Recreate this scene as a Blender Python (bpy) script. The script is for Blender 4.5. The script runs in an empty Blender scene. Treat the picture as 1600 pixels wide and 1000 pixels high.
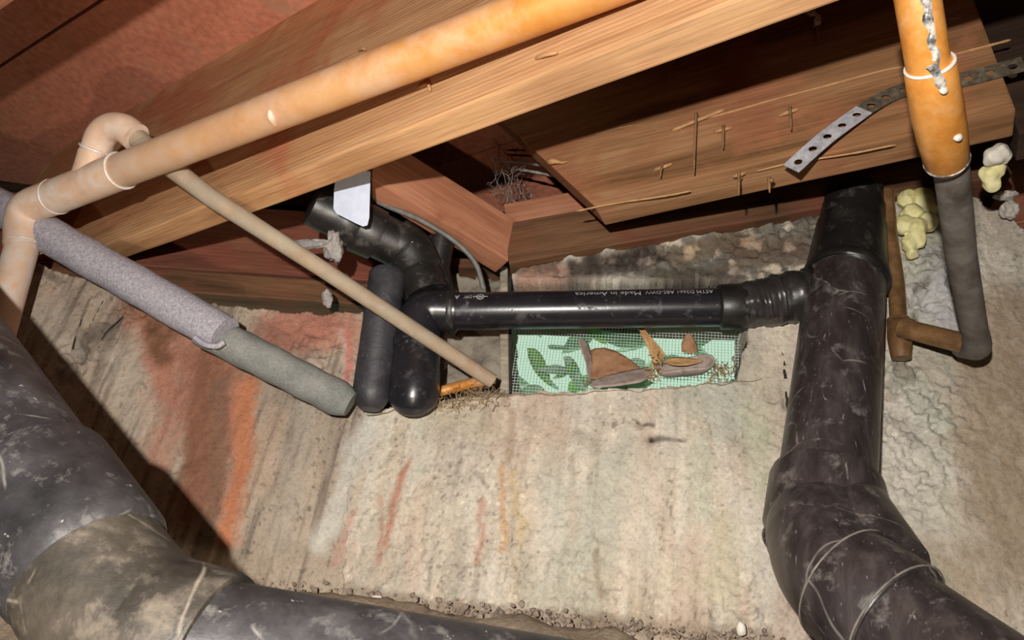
import bpy, bmesh, math, random
import numpy as np
from mathutils import Vector, Matrix, noise as mnoise

random.seed(7)
rng = np.random.default_rng(7)
scene = bpy.context.scene
COL = scene.collection

# ------------------------------------------------------------------ camera
PITCH, ROLL = math.radians(30), math.radians(9)
CAM_M = Matrix.Rotation(math.radians(90) + PITCH, 4, 'X') @ Matrix.Rotation(ROLL, 4, 'Z')
cam_data = bpy.data.cameras.new('camera')
cam_data.sensor_width = 36.0
cam_data.lens = 1155 / 1600 * 36
cam_data.clip_start = 0.01
cam = bpy.data.objects.new('camera', cam_data)
cam.matrix_world = CAM_M
COL.objects.link(cam)
scene.camera = cam
F = 1155.0

# ------------------------------------------------------------------ world, lights, exposure
world = bpy.data.worlds.new('world')
scene.world = world
world.use_nodes = True
wb = world.node_tree.nodes['Background']
wb.inputs[0].default_value = (0.58, 0.90, 0.66, 1)
wb.inputs[1].default_value = 0.9

vs = scene.view_settings
vs.view_transform = 'Standard'
vs.look = 'None'
vs.gamma = 1.0
vs.use_curve_mapping = False
vs.exposure = 0.0

def lamp(name, loc_cam, target_cam, power, size_deg, blend, radius, color):
    d = bpy.data.lights.new(name, 'SPOT')
    d.energy = power
    d.spot_size = math.radians(size_deg)
    d.spot_blend = blend
    d.shadow_soft_size = radius
    d.color = color
    o = bpy.data.objects.new(name, d)
    a = CAM_M @ Vector(loc_cam)
    b = CAM_M @ Vector(target_cam)
    o.location = a
    o.rotation_euler = (b - a).to_track_quat('-Z', 'Y').to_euler()
    COL.objects.link(o)
    return o

# hand-held work light just behind the photographer's phone, plus a weak warm fill added to lift the shadows
lamp('work_light', (-0.10, 0.12, 0.15), (0.0, 0.0, -1.0), 76, 104, 0.8, 0.010, (1.0, 0.95, 0.88))
lamp('floor_light', (-0.05, -0.28, 0.05), (-.75, .42, -1.0), 20, 85, 0.8, 0.012, (1.0, 0.80, 0.58))
lamp('warm_fill', (0.30, 0.10, 0.25), (0.35, 0.1, -1.0), 2.5, 120, 0.8, 0.05, (1.0, 0.78, 0.55))

sd = bpy.data.lights.new('sun', 'SUN'); sd.energy = 2.5; sd.angle = .01; sd.color = (1, .97, .9)
so = bpy.data.objects.new('sun', sd); so.rotation_euler = (math.radians(14), math.radians(8), 0); COL.objects.link(so)

# ------------------------------------------------------------------ coordinates
UP = Vector((0, 0, 1))
def ray(px, py):
    v = Vector(((px - 800) / F, -(py - 500) / F, -1.0))
    return (CAM_M.to_3x3() @ v)
def P(px, py, d):
    return ray(px, py) * d

class Wall:
    """A vertical plane through two points; u runs along it, v is height, n points into the room."""
    def __init__(s, a, b):
        s.o = Vector((a.x, a.y, 0))
        s.u = Vector((b.x - a.x, b.y - a.y, 0)).normalized()
        n = s.u.cross(UP)
        if n.dot(-s.o) < 0: n = -n
        s.n = n.normalized()
    def hit(s, px, py, off=0.0):
        r = ray(px, py)
        t = (s.o + s.n * off).dot(s.n) / r.dot(s.n)
        return r * t
    def uv(s, px, py, off=0.0):
        p = s.hit(px, py, off) - s.o
        return (p.dot(s.u), p.z)
    def at(s, u, v, off=0.0):
        return s.o + s.u * u + UP * v + s.n * off

Q0, Q1, QL = P(560, 640, 1.13), P(1400, 640, 1.03), P(0, 600, 1.12)
BACK = Wall(Q0, Q1)
LEFT = Wall(Q0, QL)
CEIL_Z = 1.06

# ------------------------------------------------------------------ naming helpers
def tag(o, label=None, cat=None, group=None, kind=None):
    if label: o['label'] = label
    if cat: o['category'] = cat
    if group: o['group'] = group
    if kind: o['kind'] = kind
    return o
def empty(name, loc, label, cat, group=None):
    o = bpy.data.objects.new(name, None)
    o.location = loc
    o.empty_display_size = 0.03
    COL.objects.link(o)
    return tag(o, label, cat, group)
def link(name, me, material, parent=None, matrix=None):
    o = bpy.data.objects.new(name, me)
    if material:
        me.materials.append(material)
    COL.objects.link(o)
    if matrix is not None: o.matrix_world = matrix
    if parent is not None:
        o.parent = parent
        o.matrix_parent_inverse = world_of(parent).inverted()
    return o
def world_of(o):
    m = o.matrix_basis.copy()
    if o.parent: m = world_of(o.parent) @ o.matrix_parent_inverse @ m
    return m
def mesh(verts, faces, smooth=True, name='mesh'):
    me = bpy.data.meshes.new(name)
    me.from_pydata([tuple(v) for v in verts], [], faces)
    if smooth: me.polygons.foreach_set('use_smooth', [True] * len(me.polygons))
    me.update()
    return me
def bm_mesh(bm, smooth=True):
    me = bpy.data.meshes.new('mesh')
    bm.normal_update()
    bm.to_mesh(me); bm.free()
    if smooth: me.polygons.foreach_set('use_smooth', [True] * len(me.polygons))
    return me

# ------------------------------------------------------------------ shape helpers
def spline(pts, n=8):
    pts = [Vector(p) for p in pts]
    if len(pts) < 3: return pts
    ext = [pts[0] * 2 - pts[1]] + pts + [pts[-1] * 2 - pts[-2]]
    out = []
    for i in range(1, len(ext) - 2):
        a, b, c, d = ext[i - 1:i + 3]
        for k in range(n):
            t = k / n
            out.append(0.5 * ((2 * b) + (c - a) * t + (2 * a - 5 * b + 4 * c - d) * t * t + (3 * b - a - 3 * c + d) * t ** 3))
    out.append(pts[-1])
    return out
def fillet(pts, r, n=10):
    """Straight runs joined by round elbows of radius about r."""
    pts = [Vector(p) for p in pts]
    out = [pts[0]]
    for i in range(1, len(pts) - 1):
        a, b, c = pts[i - 1:i + 2]
        rr = min(r, (a - b).length * .49, (c - b).length * .49)
        s = b + (a - b).normalized() * rr
        e = b + (c - b).normalized() * rr
        for k in range(n + 1):
            t = k / n
            out.append(s * (1 - t) ** 2 + b * 2 * t * (1 - t) + e * t * t)
    out.append(pts[-1])
    return out
def sweep(path, radii, seg=32, cap=True, wob=0.0, close_smooth=False):
    path = [Vector(p) for p in path]
    if not hasattr(radii, '__len__'): radii = [radii] * len(path)
    n = len(path)
    tang = []
    for i in range(n):
        a = path[max(i - 1, 0)]; b = path[min(i + 1, n - 1)]
        t = b - a
        if t.length < 1e-9: t = tang[-1] if tang else Vector((0, 0, 1))
        tang.append(t.normalized())
    ref = Vector((0, 0, 1)) if abs(tang[0].z) < .9 else Vector((1, 0, 0))
    nx = tang[0].cross(ref).normalized()
    verts, faces = [], []
    for i in range(n):
        nx = (nx - tang[i] * nx.dot(tang[i])).normalized()
        ny = tang[i].cross(nx)
        for k in range(seg):
            a = 2 * math.pi * k / seg
            r = radii[i]
            d = nx * math.cos(a) + ny * math.sin(a)
            p = path[i] + d * r
            if wob: p += d * wob * mnoise.noise(p * 60)
            verts.append(p)
    for i in range(n - 1):
        for k in range(seg):
            k2 = (k + 1) % seg
            faces.append((i * seg + k, i * seg + k2, (i + 1) * seg + k2, (i + 1) * seg + k))
    if cap:
        faces.append(tuple(reversed(range(seg))))
        faces.append(tuple(range((n - 1) * seg, n * seg)))
    me = mesh(verts, faces)
    sharp_edges(me, 40)
    return me
def sharp_edges(me, deg):
    bm = bmesh.new(); bm.from_mesh(me)
    th = math.radians(deg)
    bmesh.ops.recalc_face_normals(bm, faces=bm.faces)
    for e in bm.edges:
        if len(e.link_faces) == 2 and e.calc_face_angle(0) > th: e.smooth = False
    bm.to_mesh(me); bm.free()
def profile(a, b, prof):
    """A turned shape: prof lists (fraction along a-b, radius)."""
    a, b = Vector(a), Vector(b)
    eps = 1e-5
    path = [a.lerp(b, t + eps * i) for i, (t, r) in enumerate(prof)]
    return sweep(path, [r for t, r in prof], 40)
def ring(a, b, r0, w, lip):
    """A collar of width w between a and b around a pipe of radius r0."""
    return profile(a, b, [(0, r0 * .9), (0, r0 + lip * .6), (.15, r0 + lip), (.85, r0 + lip), (1, r0 + lip * .6), (1, r0 * .9)])
def torus_at(c, axis, R, r, seg=40, rs=10, tilt=0.0):
    axis = Vector(axis).normalized()
    ref = Vector((0, 0, 1)) if abs(axis.z) < .9 else Vector((1, 0, 0))
    x = axis.cross(ref).normalized(); y = axis.cross(x)
    path = [Vector(c) + (x * math.cos(2 * math.pi * k / seg) + y * math.sin(2 * math.pi * k / seg)) * R for k in range(seg)]
    verts, faces = [], []
    for i, p in enumerate(path):
        d = (p - Vector(c)).normalized()
        for k in range(rs):
            a = 2 * math.pi * k / rs
            q = p + (d * math.cos(a) + axis * math.sin(a)) * r * (1 + .35 * mnoise.noise(p * 90))
            verts.append(q)
    for i in range(seg):
        for k in range(rs):
            faces.append((i * rs + k, i * rs + (k + 1) % rs, ((i + 1) % seg) * rs + (k + 1) % rs, ((i + 1) % seg) * rs + k))
    me = mesh(verts, faces); sharp_edges(me, 80)
    return me
def frame(a, b, up=UP):
    x = (b - a).normalized()
    z = (up - x * up.dot(x)).normalized()
    y = z.cross(x)
    m = Matrix((x, y, z)).transposed().to_4x4()
    m.translation = a
    return m
def beam_mesh(L, T, H, cut0=0.0, cut1=0.0, bev=.003, nx=60, nz=8, rough=.0009):
    """A board in its own frame: x along, y depth 0..T away, z 0..H; cut0/cut1 lean the ends."""
    bm = bmesh.new()
    vs_ = {}
    for j, y in enumerate((0, T)):
        for k in range(nz + 1):
            for i in range(nx + 1):
                z = H * k / nz
                x0 = cut0 * k / nz; x1 = L + cut1 * k / nz
                x = x0 + (x1 - x0) * i / nx
                q = Vector((x * 6, y * 20, z * 20))
                dy = mnoise.noise(q + Vector((3, 7, 1))) * rough
                dz = mnoise.noise(q * .7) * rough * 1.3
                vs_[j, i, k] = bm.verts.new((x, y + dy, z + dz))
    def f(*a): bm.faces.new([vs_[t] for t in a])
    for i in range(nx):
        for k in range(nz):
            f((0, i, k), (0, i + 1, k), (0, i + 1, k + 1), (0, i, k + 1))
            f((1, i + 1, k), (1, i, k), (1, i, k + 1), (1, i + 1, k + 1))
        f((1, i, 0), (1, i + 1, 0), (0, i + 1, 0), (0, i, 0))
        f((0, i, nz), (0, i + 1, nz), (1, i + 1, nz), (1, i, nz))
    for k in range(nz):
        f((1, 0, k), (0, 0, k), (0, 0, k + 1), (1, 0, k + 1))
        f((0, nx, k), (1, nx, k), (1, nx, k + 1), (0, nx, k + 1))
    bmesh.ops.recalc_face_normals(bm, faces=bm.faces)
    edges = [e for e in bm.edges if len(e.link_faces) == 2 and e.calc_face_angle(0) > 1.0]
    if bev: bmesh.ops.bevel(bm, geom=edges, offset=bev, segments=2, affect='EDGES', profile=.6)
    me = bm_mesh(bm, False)
    return me

# fast value noise on arrays
_perm = rng.random((256, 256))
def vnoise(x, y):
    xi = np.floor(x).astype(int); yi = np.floor(y).astype(int)
    fx = x - xi; fy = y - yi
    fx = fx * fx * (3 - 2 * fx); fy = fy * fy * (3 - 2 * fy)
    g = lambda a, b: _perm[a % 256, b % 256]
    return (g(xi, yi) * (1 - fx) + g(xi + 1, yi) * fx) * (1 - fy) + (g(xi, yi + 1) * (1 - fx) + g(xi + 1, yi + 1) * fx) * fy
def fbm(x, y, o=4):
    s = np.zeros_like(x); a = .5; t = 0
    for k in range(o):
        s += a * vnoise(x * 2 ** k + 17 * k, y * 2 ** k + 5 * k); t += a; a *= .5
    return s / t
def inside(poly, X, Y):
    r = np.zeros(X.shape, bool)
    n = len(poly)
    for i in range(n):
        x1, y1 = poly[i]; x2, y2 = poly[(i + 1) % n]
        c = ((y1 > Y) != (y2 > Y)) & (X < (x2 - x1) * (Y - y1) / (y2 - y1 + 1e-12) + x1)
        r ^= c
    return r
def segdist(X, Y, a, b):
    ax, ay = a; bx, by = b
    dx, dy = bx - ax, by - ay
    t = np.clip(((X - ax) * dx + (Y - ay) * dy) / (dx * dx + dy * dy + 1e-12), 0, 1)
    return np.hypot(X - ax - t * dx, Y - ay - t * dy), t

# ------------------------------------------------------------------ materials
def nt(name):
    m = bpy.data.materials.new(name); m.use_nodes = True
    t = m.node_tree
    return m, t, t.nodes['Principled BSDF']
def node(t, typ, **kw):
    n = t.nodes.new(typ)
    for k, v in kw.items(): setattr(n, k, v)
    return n
def ramp(t, src, stops, interp='LINEAR'):
    r = node(t, 'ShaderNodeValToRGB')
    r.color_ramp.interpolation = interp
    e = r.color_ramp.elements
    while len(e) > 1: e.remove(e[-1])
    for i, (p, c) in enumerate(stops):
        el = e[0] if i == 0 else e.new(p)
        el.position = p
        el.color = (*c, 1) if len(c) == 3 else c
    t.links.new(src, r.inputs[0])
    return r
def coords(t, scale=(1, 1, 1), loc=(0, 0, 0)):
    tc = node(t, 'ShaderNodeTexCoord'); mp = node(t, 'ShaderNodeMapping')
    mp.inputs['Scale'].default_value = scale
    mp.inputs['Location'].default_value = loc
    t.links.new(tc.outputs['Object'], mp.inputs[0])
    return mp.outputs[0]
def noise_tex(t, vec, scale, detail=5, rough=.6, dist=0):
    n = node(t, 'ShaderNodeTexNoise')
    n.inputs['Scale'].default_value = scale; n.inputs['Detail'].default_value = detail
    n.inputs['Roughness'].default_value = rough; n.inputs['Distortion'].default_value = dist
    t.links.new(vec, n.inputs['Vector'])
    return n.outputs['Fac']
def mix(t, fac, a, b, mode='MIX'):
    m = node(t, 'ShaderNodeMix', data_type='RGBA', blend_type=mode)
    for s, v in ((0, fac), (6, a), (7, b)):
        if hasattr(v, 'is_output'): t.links.new(v, m.inputs[s])
        elif s == 0: m.inputs[0].default_value = v
        else: m.inputs[s].default_value = (*v, 1)
    return m.outputs[2]
def bump(t, b, h, strength, dist=.002, prev=None):
    n = node(t, 'ShaderNodeBump')
    n.inputs['Strength'].default_value = strength; n.inputs['Distance'].default_value = dist
    t.links.new(h, n.inputs['Height'])
    if prev: t.links.new(prev, n.inputs['Normal'])
    t.links.new(n.outputs[0], b.inputs['Normal'])
    return n.outputs[0]

CU_DIR = tuple(((CAM_M.to_3x3() @ Vector((210 / 1155 * .72, 538 / 1155 * .72, -.72))) - (CAM_M.to_3x3() @ Vector((-650 / 1155 * 1.1, 218 / 1155 * 1.1, -1.1)))).normalized())
BR_DIR = tuple(-((CAM_M.to_3x3() @ Vector((-30 / 1155 * 1.1, -96 / 1155 * 1.1, -1.1))) - (CAM_M.to_3x3() @ Vector((-538 / 1155 * 1.07, 242 / 1155 * 1.07, -1.07)))).normalized())
def speckled(name, stops, scale=30, rough=.6, metallic=0, bump_s=.3, bump_scale=200, stretch=(1, 1, 1), spec=.5, detail=6, dist=0,
             dust=None, fine=None, dust_highlight=None, coat=0, grad=None, specks=None, web=None):
    """Mottled surface. dust=(colour, scale, lo, hi): patches of dust; dust_highlight=(colour, amount) paints highlight and dust on upward faces."""
    m, t, b = nt(name)
    v = coords(t, stretch)
    col = ramp(t, noise_tex(t, v, scale, detail, .65, dist), stops).outputs[0]
    v2 = coords(t)
    if fine:
        fc = ramp(t, noise_tex(t, v2, fine[1], 2, .5), [(.35, (0, 0, 0)), (.65, (1, 1, 1))]).outputs[0]
        col = mix(t, fine[2], col, mix(t, fc, fine[0][0], fine[0][1]))
    rr = None
    if dust:
        f = ramp(t, noise_tex(t, v2, dust[1], 8, .7, .2), [(dust[2], (0, 0, 0)), (dust[3], (1, 1, 1))]).outputs[0]
        col = mix(t, f, col, dust[0])
        rr = f
    if dust_highlight:  # upward faces painted paler, a highlight band mixed with dust
        g = node(t, 'ShaderNodeNewGeometry'); sx = node(t, 'ShaderNodeSeparateXYZ')
        t.links.new(g.outputs['Normal'], sx.inputs[0])
        mr = node(t, 'ShaderNodeMapRange'); mr.inputs[1].default_value = .1; mr.inputs[2].default_value = .95
        mr.inputs[4].default_value = dust_highlight[1]
        t.links.new(sx.outputs[2], mr.inputs[0])
        col = mix(t, mr.outputs[0], col, dust_highlight[0])
    if grad:   # dust that thins out along the length of the thing
        dt = node(t, 'ShaderNodeVectorMath', operation='DOT_PRODUCT'); dt.inputs[1].default_value = grad[0]
        t.links.new(v2, dt.inputs[0])
        mr = node(t, 'ShaderNodeMapRange'); mr.inputs[1].default_value = grad[1]; mr.inputs[2].default_value = grad[2]
        mr.inputs[3].default_value = .85; mr.inputs[4].default_value = 0
        t.links.new(dt.outputs['Value'], mr.inputs[0])
        mm = node(t, 'ShaderNodeMath', operation='MULTIPLY')
        nf = ramp(t, noise_tex(t, v2, 25, 6, .7), [(.25, (.35, .35, .35)), (.6, (1, 1, 1))]).outputs[0]
        t.links.new(mr.outputs[0], mm.inputs[0]); t.links.new(nf, mm.inputs[1])
        col = mix(t, mm.outputs[0], col, grad[3])
    if web:      # a loose net of thin pale scratches, broken up by noise
        ns = node(t, 'ShaderNodeTexNoise'); ns.inputs['Scale'].default_value = 9; t.links.new(v2, ns.inputs['Vector'])
        av = node(t, 'ShaderNodeVectorMath', operation='MULTIPLY_ADD'); av.inputs[1].default_value = (.05, .05, .05)
        t.links.new(ns.outputs['Color'], av.inputs[0]); t.links.new(v2, av.inputs[2])
        vo = node(t, 'ShaderNodeTexVoronoi', feature='DISTANCE_TO_EDGE'); vo.inputs['Scale'].default_value = web[1]
        t.links.new(av.outputs[0], vo.inputs['Vector'])
        f1 = ramp(t, vo.outputs['Distance'], [(0, (1, 1, 1)), (web[2], (0, 0, 0))]).outputs[0]
        f2 = ramp(t, noise_tex(t, v2, web[1] * 1.7, 4, .6), [(.48, (0, 0, 0)), (.62, (1, 1, 1))]).outputs[0]
        mm = node(t, 'ShaderNodeMath', operation='MULTIPLY'); t.links.new(f1, mm.inputs[0]); t.links.new(f2, mm.inputs[1])
        col = mix(t, mm.outputs[0], col, web[0])
    if specks:   # scratches and flecks
        sv = coords(t, specks[2])
        f = ramp(t, noise_tex(t, sv, specks[1], 3, .6, .4), [(specks[3], (0, 0, 0)), (specks[3] + .05, (1, 1, 1))]).outputs[0]
        col = mix(t, f, col, specks[0])
    t.links.new(col, b.inputs['Base Color'])
    b.inputs['Roughness'].default_value = rough
    if rr is not None:
        q = node(t, 'ShaderNodeMapRange'); q.inputs[3].default_value = rough; q.inputs[4].default_value = .85
        t.links.new(rr, q.inputs[0]); t.links.new(q.outputs[0], b.inputs['Roughness'])
    b.inputs['Metallic'].default_value = metallic
    b.inputs['Specular IOR Level'].default_value = spec
    if bump_s: bump(t, b, noise_tex(t, v2, bump_scale, 4, .6), bump_s)
    return m

def wood(name, dark, mid, light, scale=1.0, patch=None, rough=.75, kerf=0.0, seed=0.0):
    m, t, b = nt(name)
    v = coords(t, (1.2 * scale, 14 * scale, 14 * scale), (seed, seed * .7, seed * .3))
    v1 = coords(t, (2.0, 60, 60), (seed, 0, 0))
    g = noise_tex(t, v, 2.2, 7, .62, .8)
    fine = noise_tex(t, v1, 5, 4, .6, .3)
    col = ramp(t, g, [(.28, dark), (.47, mid), (.68, light)]).outputs[0]
    fr = ramp(t, fine, [(.3, (.62, .6, .58)), (.6, (1.06, 1.04, 1.02))]).outputs[0]
    col = mix(t, .75, col, fr, 'MULTIPLY')
    if patch:
        pv = coords(t, (1, 1, 1), (seed * 2, 1, 1))
        f = ramp(t, noise_tex(t, pv, patch[1], 5, .6, .6), [(patch[2], (0, 0, 0)), (patch[3], (1, 1, 1))]).outputs[0]
        col = mix(t, f, col, mix(t, 1.0, fr, patch[0], 'MULTIPLY'))
    h = fine
    if kerf:
        kv = coords(t, (1, 1, 1)); mp = node(t, 'ShaderNodeMapping')
        mp.inputs['Rotation'].default_value = (0, math.radians(1.5), 0)
        t.links.new(kv, mp.inputs[0])
        w = node(t, 'ShaderNodeTexWave', bands_direction='Z')
        w.inputs['Scale'].default_value = 42; w.inputs['Distortion'].default_value = .25; w.inputs['Detail'].default_value = 2
        t.links.new(mp.outputs[0], w.inputs[0])
        col = mix(t, kerf, col, ramp(t, w.outputs['Fac'], [(0, (.55, .45, .4)), (.5, (1.05, 1.03, 1))]).outputs[0], 'MULTIPLY')
    t.links.new(col, b.inputs['Base Color'])
    b.inputs['Roughness'].default_value = rough
    b.inputs['Specular IOR Level'].default_value = .3
    bump(t, b, h, .35, .0015)
    return m

def painted(name, scale=160, amount=.5, rough=.9, bump_s=.5, bump_dist=.0025):
    """Surface whose stains are stored per vertex; fine grain comes from noise."""
    m, t, b = nt(name)
    a = node(t, 'ShaderNodeAttribute', attribute_name='Col')
    v = coords(t)
    n1 = noise_tex(t, v, scale, 6, .7)
    n2 = noise_tex(t, v, scale * .22, 5, .65, .5)
    f1 = ramp(t, n1, [(.3, (.55, .53, .52)), (.5, (1, 1, 1)), (.75, (1.22, 1.2, 1.18))]).outputs[0]
    f2 = ramp(t, n2, [(.3, (.75, .74, .72)), (.55, (1, 1, 1)), (.75, (1.12, 1.12, 1.12))]).outputs[0]
    col = mix(t, amount, a.outputs['Color'], f1, 'MULTIPLY')
    col = mix(t, amount, col, f2, 'MULTIPLY')
    t.links.new(col, b.inputs['Base Color'])
    b.inputs['Roughness'].default_value = rough
    b.inputs['Specular IOR Level'].default_value = .25
    p = bump(t, b, n2, bump_s * .7, bump_dist * 2)
    bump(t, b, n1, bump_s, bump_dist, p)
    return m

M = {}
M['concrete'] = painted('stained_concrete', 190, .55, .92, .8, .003)
M['soil'] = painted('dry_soil', 120, .6, .95, .8, .004)
M['joist'] = wood('fir_joist', (.34, .165, .075), (.49, .275, .135), (.58, .355, .185), 1.0, ((.48, .19, .095), 3.2, .47, .58), kerf=.45)
M['joist_dark'] = wood('old_joist', (.10, .048, .020), (.265, .135, .064), (.39, .22, .115), .75, ((.30, .125, .065), 5, .5, .62), seed=3, rough=.95)
M['joist_dark'].node_tree.nodes['Principled BSDF'].inputs['Specular IOR Level'].default_value = .08
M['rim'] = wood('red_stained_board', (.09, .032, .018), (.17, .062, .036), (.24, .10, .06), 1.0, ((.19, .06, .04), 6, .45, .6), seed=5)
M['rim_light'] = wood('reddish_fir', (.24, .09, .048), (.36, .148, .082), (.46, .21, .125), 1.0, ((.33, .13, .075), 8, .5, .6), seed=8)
M['shade_wood'] = wood('void_shade_wood', (.012, .007, .004), (.03, .016, .009), (.05, .028, .016), 1.0, seed=21)  # near-black colour paints in the deep shade of the joist bays
M['sill'] = wood('dark_sill', (.06, .030, .014), (.12, .058, .028), (.20, .10, .05), 1.0, ((.17, .06, .035), 6, .5, .65), seed=11)
M['subfloor'] = speckled('red_subfloor', [(.25, (.25, .075, .042)), (.45, (.45, .155, .09)), (.6, (.54, .20, .12)), (.8, (.60, .28, .18))], 5, .8, 0, .4, 90, stretch=(1, 1, 1), spec=.3, detail=8, dist=.6, fine=(((.30, .105, .065), (.58, .23, .145)), 70, .4), dust=((.36, .20, .13), 9, .56, .75))
M['batten'] = wood('grey_batten', (.20, .17, .13), (.33, .29, .23), (.45, .40, .32), 2.0, seed=17)
M['copper'] = speckled('dusty_copper', [(.3, (.50, .18, .03)), (.5, (.61, .265, .06)), (.7, (.66, .35, .13))], 12, .42, .2, .2, 70,
                       dust=((.62, .42, .29), 7, .50, .75), spec=.5, dust_highlight=((.66, .52, .43), .8), grad=(CU_DIR, -.95, -.35, (.60, .46, .36)))
M['copper_dusty'] = speckled('chalky_copper', [(.3, (.56, .38, .27)), (.55, (.66, .46, .33)), (.75, (.66, .38, .18))], 28, .65, .05, .25, 90,
                             dust=((.64, .54, .47), 22, .45, .62))
M['copper_bright'] = speckled('orange_copper', [(.3, (.46, .15, .02)), (.5, (.64, .27, .055)), (.7, (.70, .38, .14))], 26, .34, .3, .1, 60,
                              dust=((.66, .42, .26), 14, .55, .8))
M['copper_dull'] = speckled('tarnished_copper', [(.3, (.055, .045, .035)), (.5, (.12, .10, .085)), (.7, (.20, .18, .16))], 18, .6, .1, .25, 90,
                            stretch=(1, 1, .5), dust=((.22, .20, .18), 25, .52, .75))
M['copper_old'] = speckled('brown_copper', [(.3, (.08, .04, .018)), (.5, (.17, .09, .038)), (.7, (.29, .165, .07))], 26, .36, .2, .2, 90)
M['branch'] = speckled('chalky_tan_branch', [(.3, (.26, .145, .08)), (.5, (.38, .235, .14)), (.72, (.47, .35, .24))], 30, .85, 0, .3, 120,
                       dust=((.40, .35, .28), 34, .48, .66), grad=(BR_DIR, .06, -.28, (.27, .235, .175)))
M['solder'] = speckled('white_solder', [(.3, (.55, .50, .45)), (.7, (.78, .74, .68))], 60, .5, .2, .3, 200)
M['flux'] = speckled('grey_flux', [(.38, (.07, .07, .075)), (.48, (.30, .29, .28)), (.56, (.66, .62, .56)), (.7, (.80, .76, .68))], 95, .3, .35, .3, 200)
M['abs'] = speckled('black_abs', [(.3, (.008, .008, .010)), (.7, (.018, .017, .022))], 20, .28, 0, .06, 120,
                    dust=((.06, .056, .054), 44, .56, .74), spec=.5, specks=((.13, .12, .11), 120, (1, 1, 1), .69))
M['abs_dusty'] = speckled('dusty_black_abs', [(.3, (.007, .0068, .0065)), (.55, (.013, .012, .0115)), (.75, (.03, .027, .024))], 24, .42, 0, .15, 120,
                          dust=((.07, .063, .053), 40, .55, .75), spec=.5, specks=((.20, .18, .15), 90, (1, 1, 1), .70))
M['abs_drain'] = speckled('brown_black_abs', [(.3, (.018, .014, .0145)), (.5, (.036, .028, .028)), (.7, (.072, .059, .056))], 17, .36, 0, .15, 120,
                          stretch=(3, 3, .6), dust=((.15, .13, .12), 38, .56, .72), spec=.5, specks=((.20, .175, .16), 60, (3, 3, .5), .66), web=((.20, .18, .165), 11, .016))
M['abs_grey'] = speckled('grey_dust_abs', [(.3, (.010, .010, .011)), (.5, (.030, .029, .032)), (.7, (.075, .072, .076))], 15, .45, 0, .2, 120,
                         dust=((.14, .13, .125), 42, .55, .72), specks=((.30, .28, .26), 90, (1, 1, 1), .68), web=((.24, .225, .21), 9, .014))
M['abs_mud'] = speckled('muddy_abs', [(.32, (.012, .010, .0085)), (.48, (.036, .031, .025)), (.62, (.068, .057, .046)), (.75, (.11, .092, .072))], 15, .55, 0, .4, 120,
                        dust=((.135, .112, .088), 30, .52, .7), web=((.24, .21, .17), 10, .018))
M['dust_edge'] = speckled('dusty_edge', [(.3, (.09, .078, .066)), (.7, (.22, .19, .165))], 60, .8, 0, .2, 120)
M['rubber'] = speckled('black_tape', [(.3, (.016, .015, .015)), (.7, (.035, .03, .03))], 30, .33, 0, .2, 80, dust=((.08, .075, .07), 40, .6, .8))
M['foam_light'] = speckled('grey_foam_sleeve', [(.3, (.20, .185, .235)), (.5, (.30, .285, .33)), (.7, (.40, .385, .41))], 160, .9, 0, .5, 260,
                           fine=(((.18, .17, .22), (.48, .46, .50)), 330, .45))
M['foam_mid'] = speckled('greenish_foam_sleeve', [(.3, (.11, .12, .115)), (.5, (.17, .18, .17)), (.7, (.24, .25, .235))], 30, .9, 0, .5, 220,
                         fine=(((.12, .12, .11), (.26, .27, .25)), 300, .3), dust=((.23, .18, .15), 30, .6, .8))
M['foam_black'] = speckled('black_foam_sleeve', [(.3, (.020, .020, .024)), (.7, (.045, .044, .052))], 40, .5, 0, .2, 200, dust=((.09, .085, .09), 90, .55, .8))
M['plate'] = speckled('galvanised_plate', [(.3, (.36, .40, .51)), (.7, (.46, .50, .62))], 30, .45, .1, .1, 120)
M['zinc'] = speckled('zinc_strap', [(.3, (.30, .29, .31)), (.5, (.46, .46, .50)), (.7, (.62, .61, .63))], 90, .4, .25, .2, 200, dust=((.22, .17, .12), 50, .55, .72))
M['zinc_dark'] = speckled('dark_zinc_strap', [(.3, (.05, .035, .022)), (.5, (.10, .08, .055)), (.7, (.19, .16, .12))], 110, .6, .2, .3, 200)  # darker zinc tone for the strap's nailed end
M['wire'] = speckled('galvanised_wire', [(.3, (.45, .52, .48)), (.7, (.68, .74, .70))], 40, .5, .2, 0)
M['cable'] = speckled('grey_cable', [(.3, (.09, .085, .08)), (.7, (.17, .165, .155))], 60, .6, 0, .2, 150)
M['foam_yellow'] = speckled('yellow_spray_foam', [(.3, (.50, .44, .16)), (.5, (.68, .62, .30)), (.7, (.76, .73, .50))], 26, .7, 0, .35, 110)
M['foam_white'] = speckled('cream_spray_foam', [(.3, (.50, .46, .38)), (.7, (.66, .62, .54))], 26, .7, 0, .3, 110)
M['lump'] = speckled('pale_mortar', [(.3, (.30, .26, .22)), (.5, (.46, .42, .37)), (.7, (.62, .58, .52))], 70, .9, 0, .6, 200)
M['lint'] = speckled('grey_lint', [(.3, (.20, .18, .17)), (.6, (.34, .31, .30)), (.75, (.48, .45, .44))], 80, .95, 0, .8, 160)
M['gum'] = speckled('white_caulk', [(.3, (.40, .33, .27)), (.6, (.72, .65, .57))], 90, .7, 0, .4, 200)
M['splinter'] = speckled('fresh_splinter', [(.3, (.30, .15, .062)), (.7, (.50, .28, .125))], 60, .8, 0, .3, 200)
M['nail'] = speckled('rusty_nail', [(.3, (.22, .115, .05)), (.7, (.40, .23, .11))], 120, .6, .2, .2, 200)
M['leaf_brown'] = speckled('brown_dry_leaf', [(.3, (.22, .10, .05)), (.5, (.33, .17, .09)), (.7, (.42, .24, .13))], 60, .75, 0, .3, 140)
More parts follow.
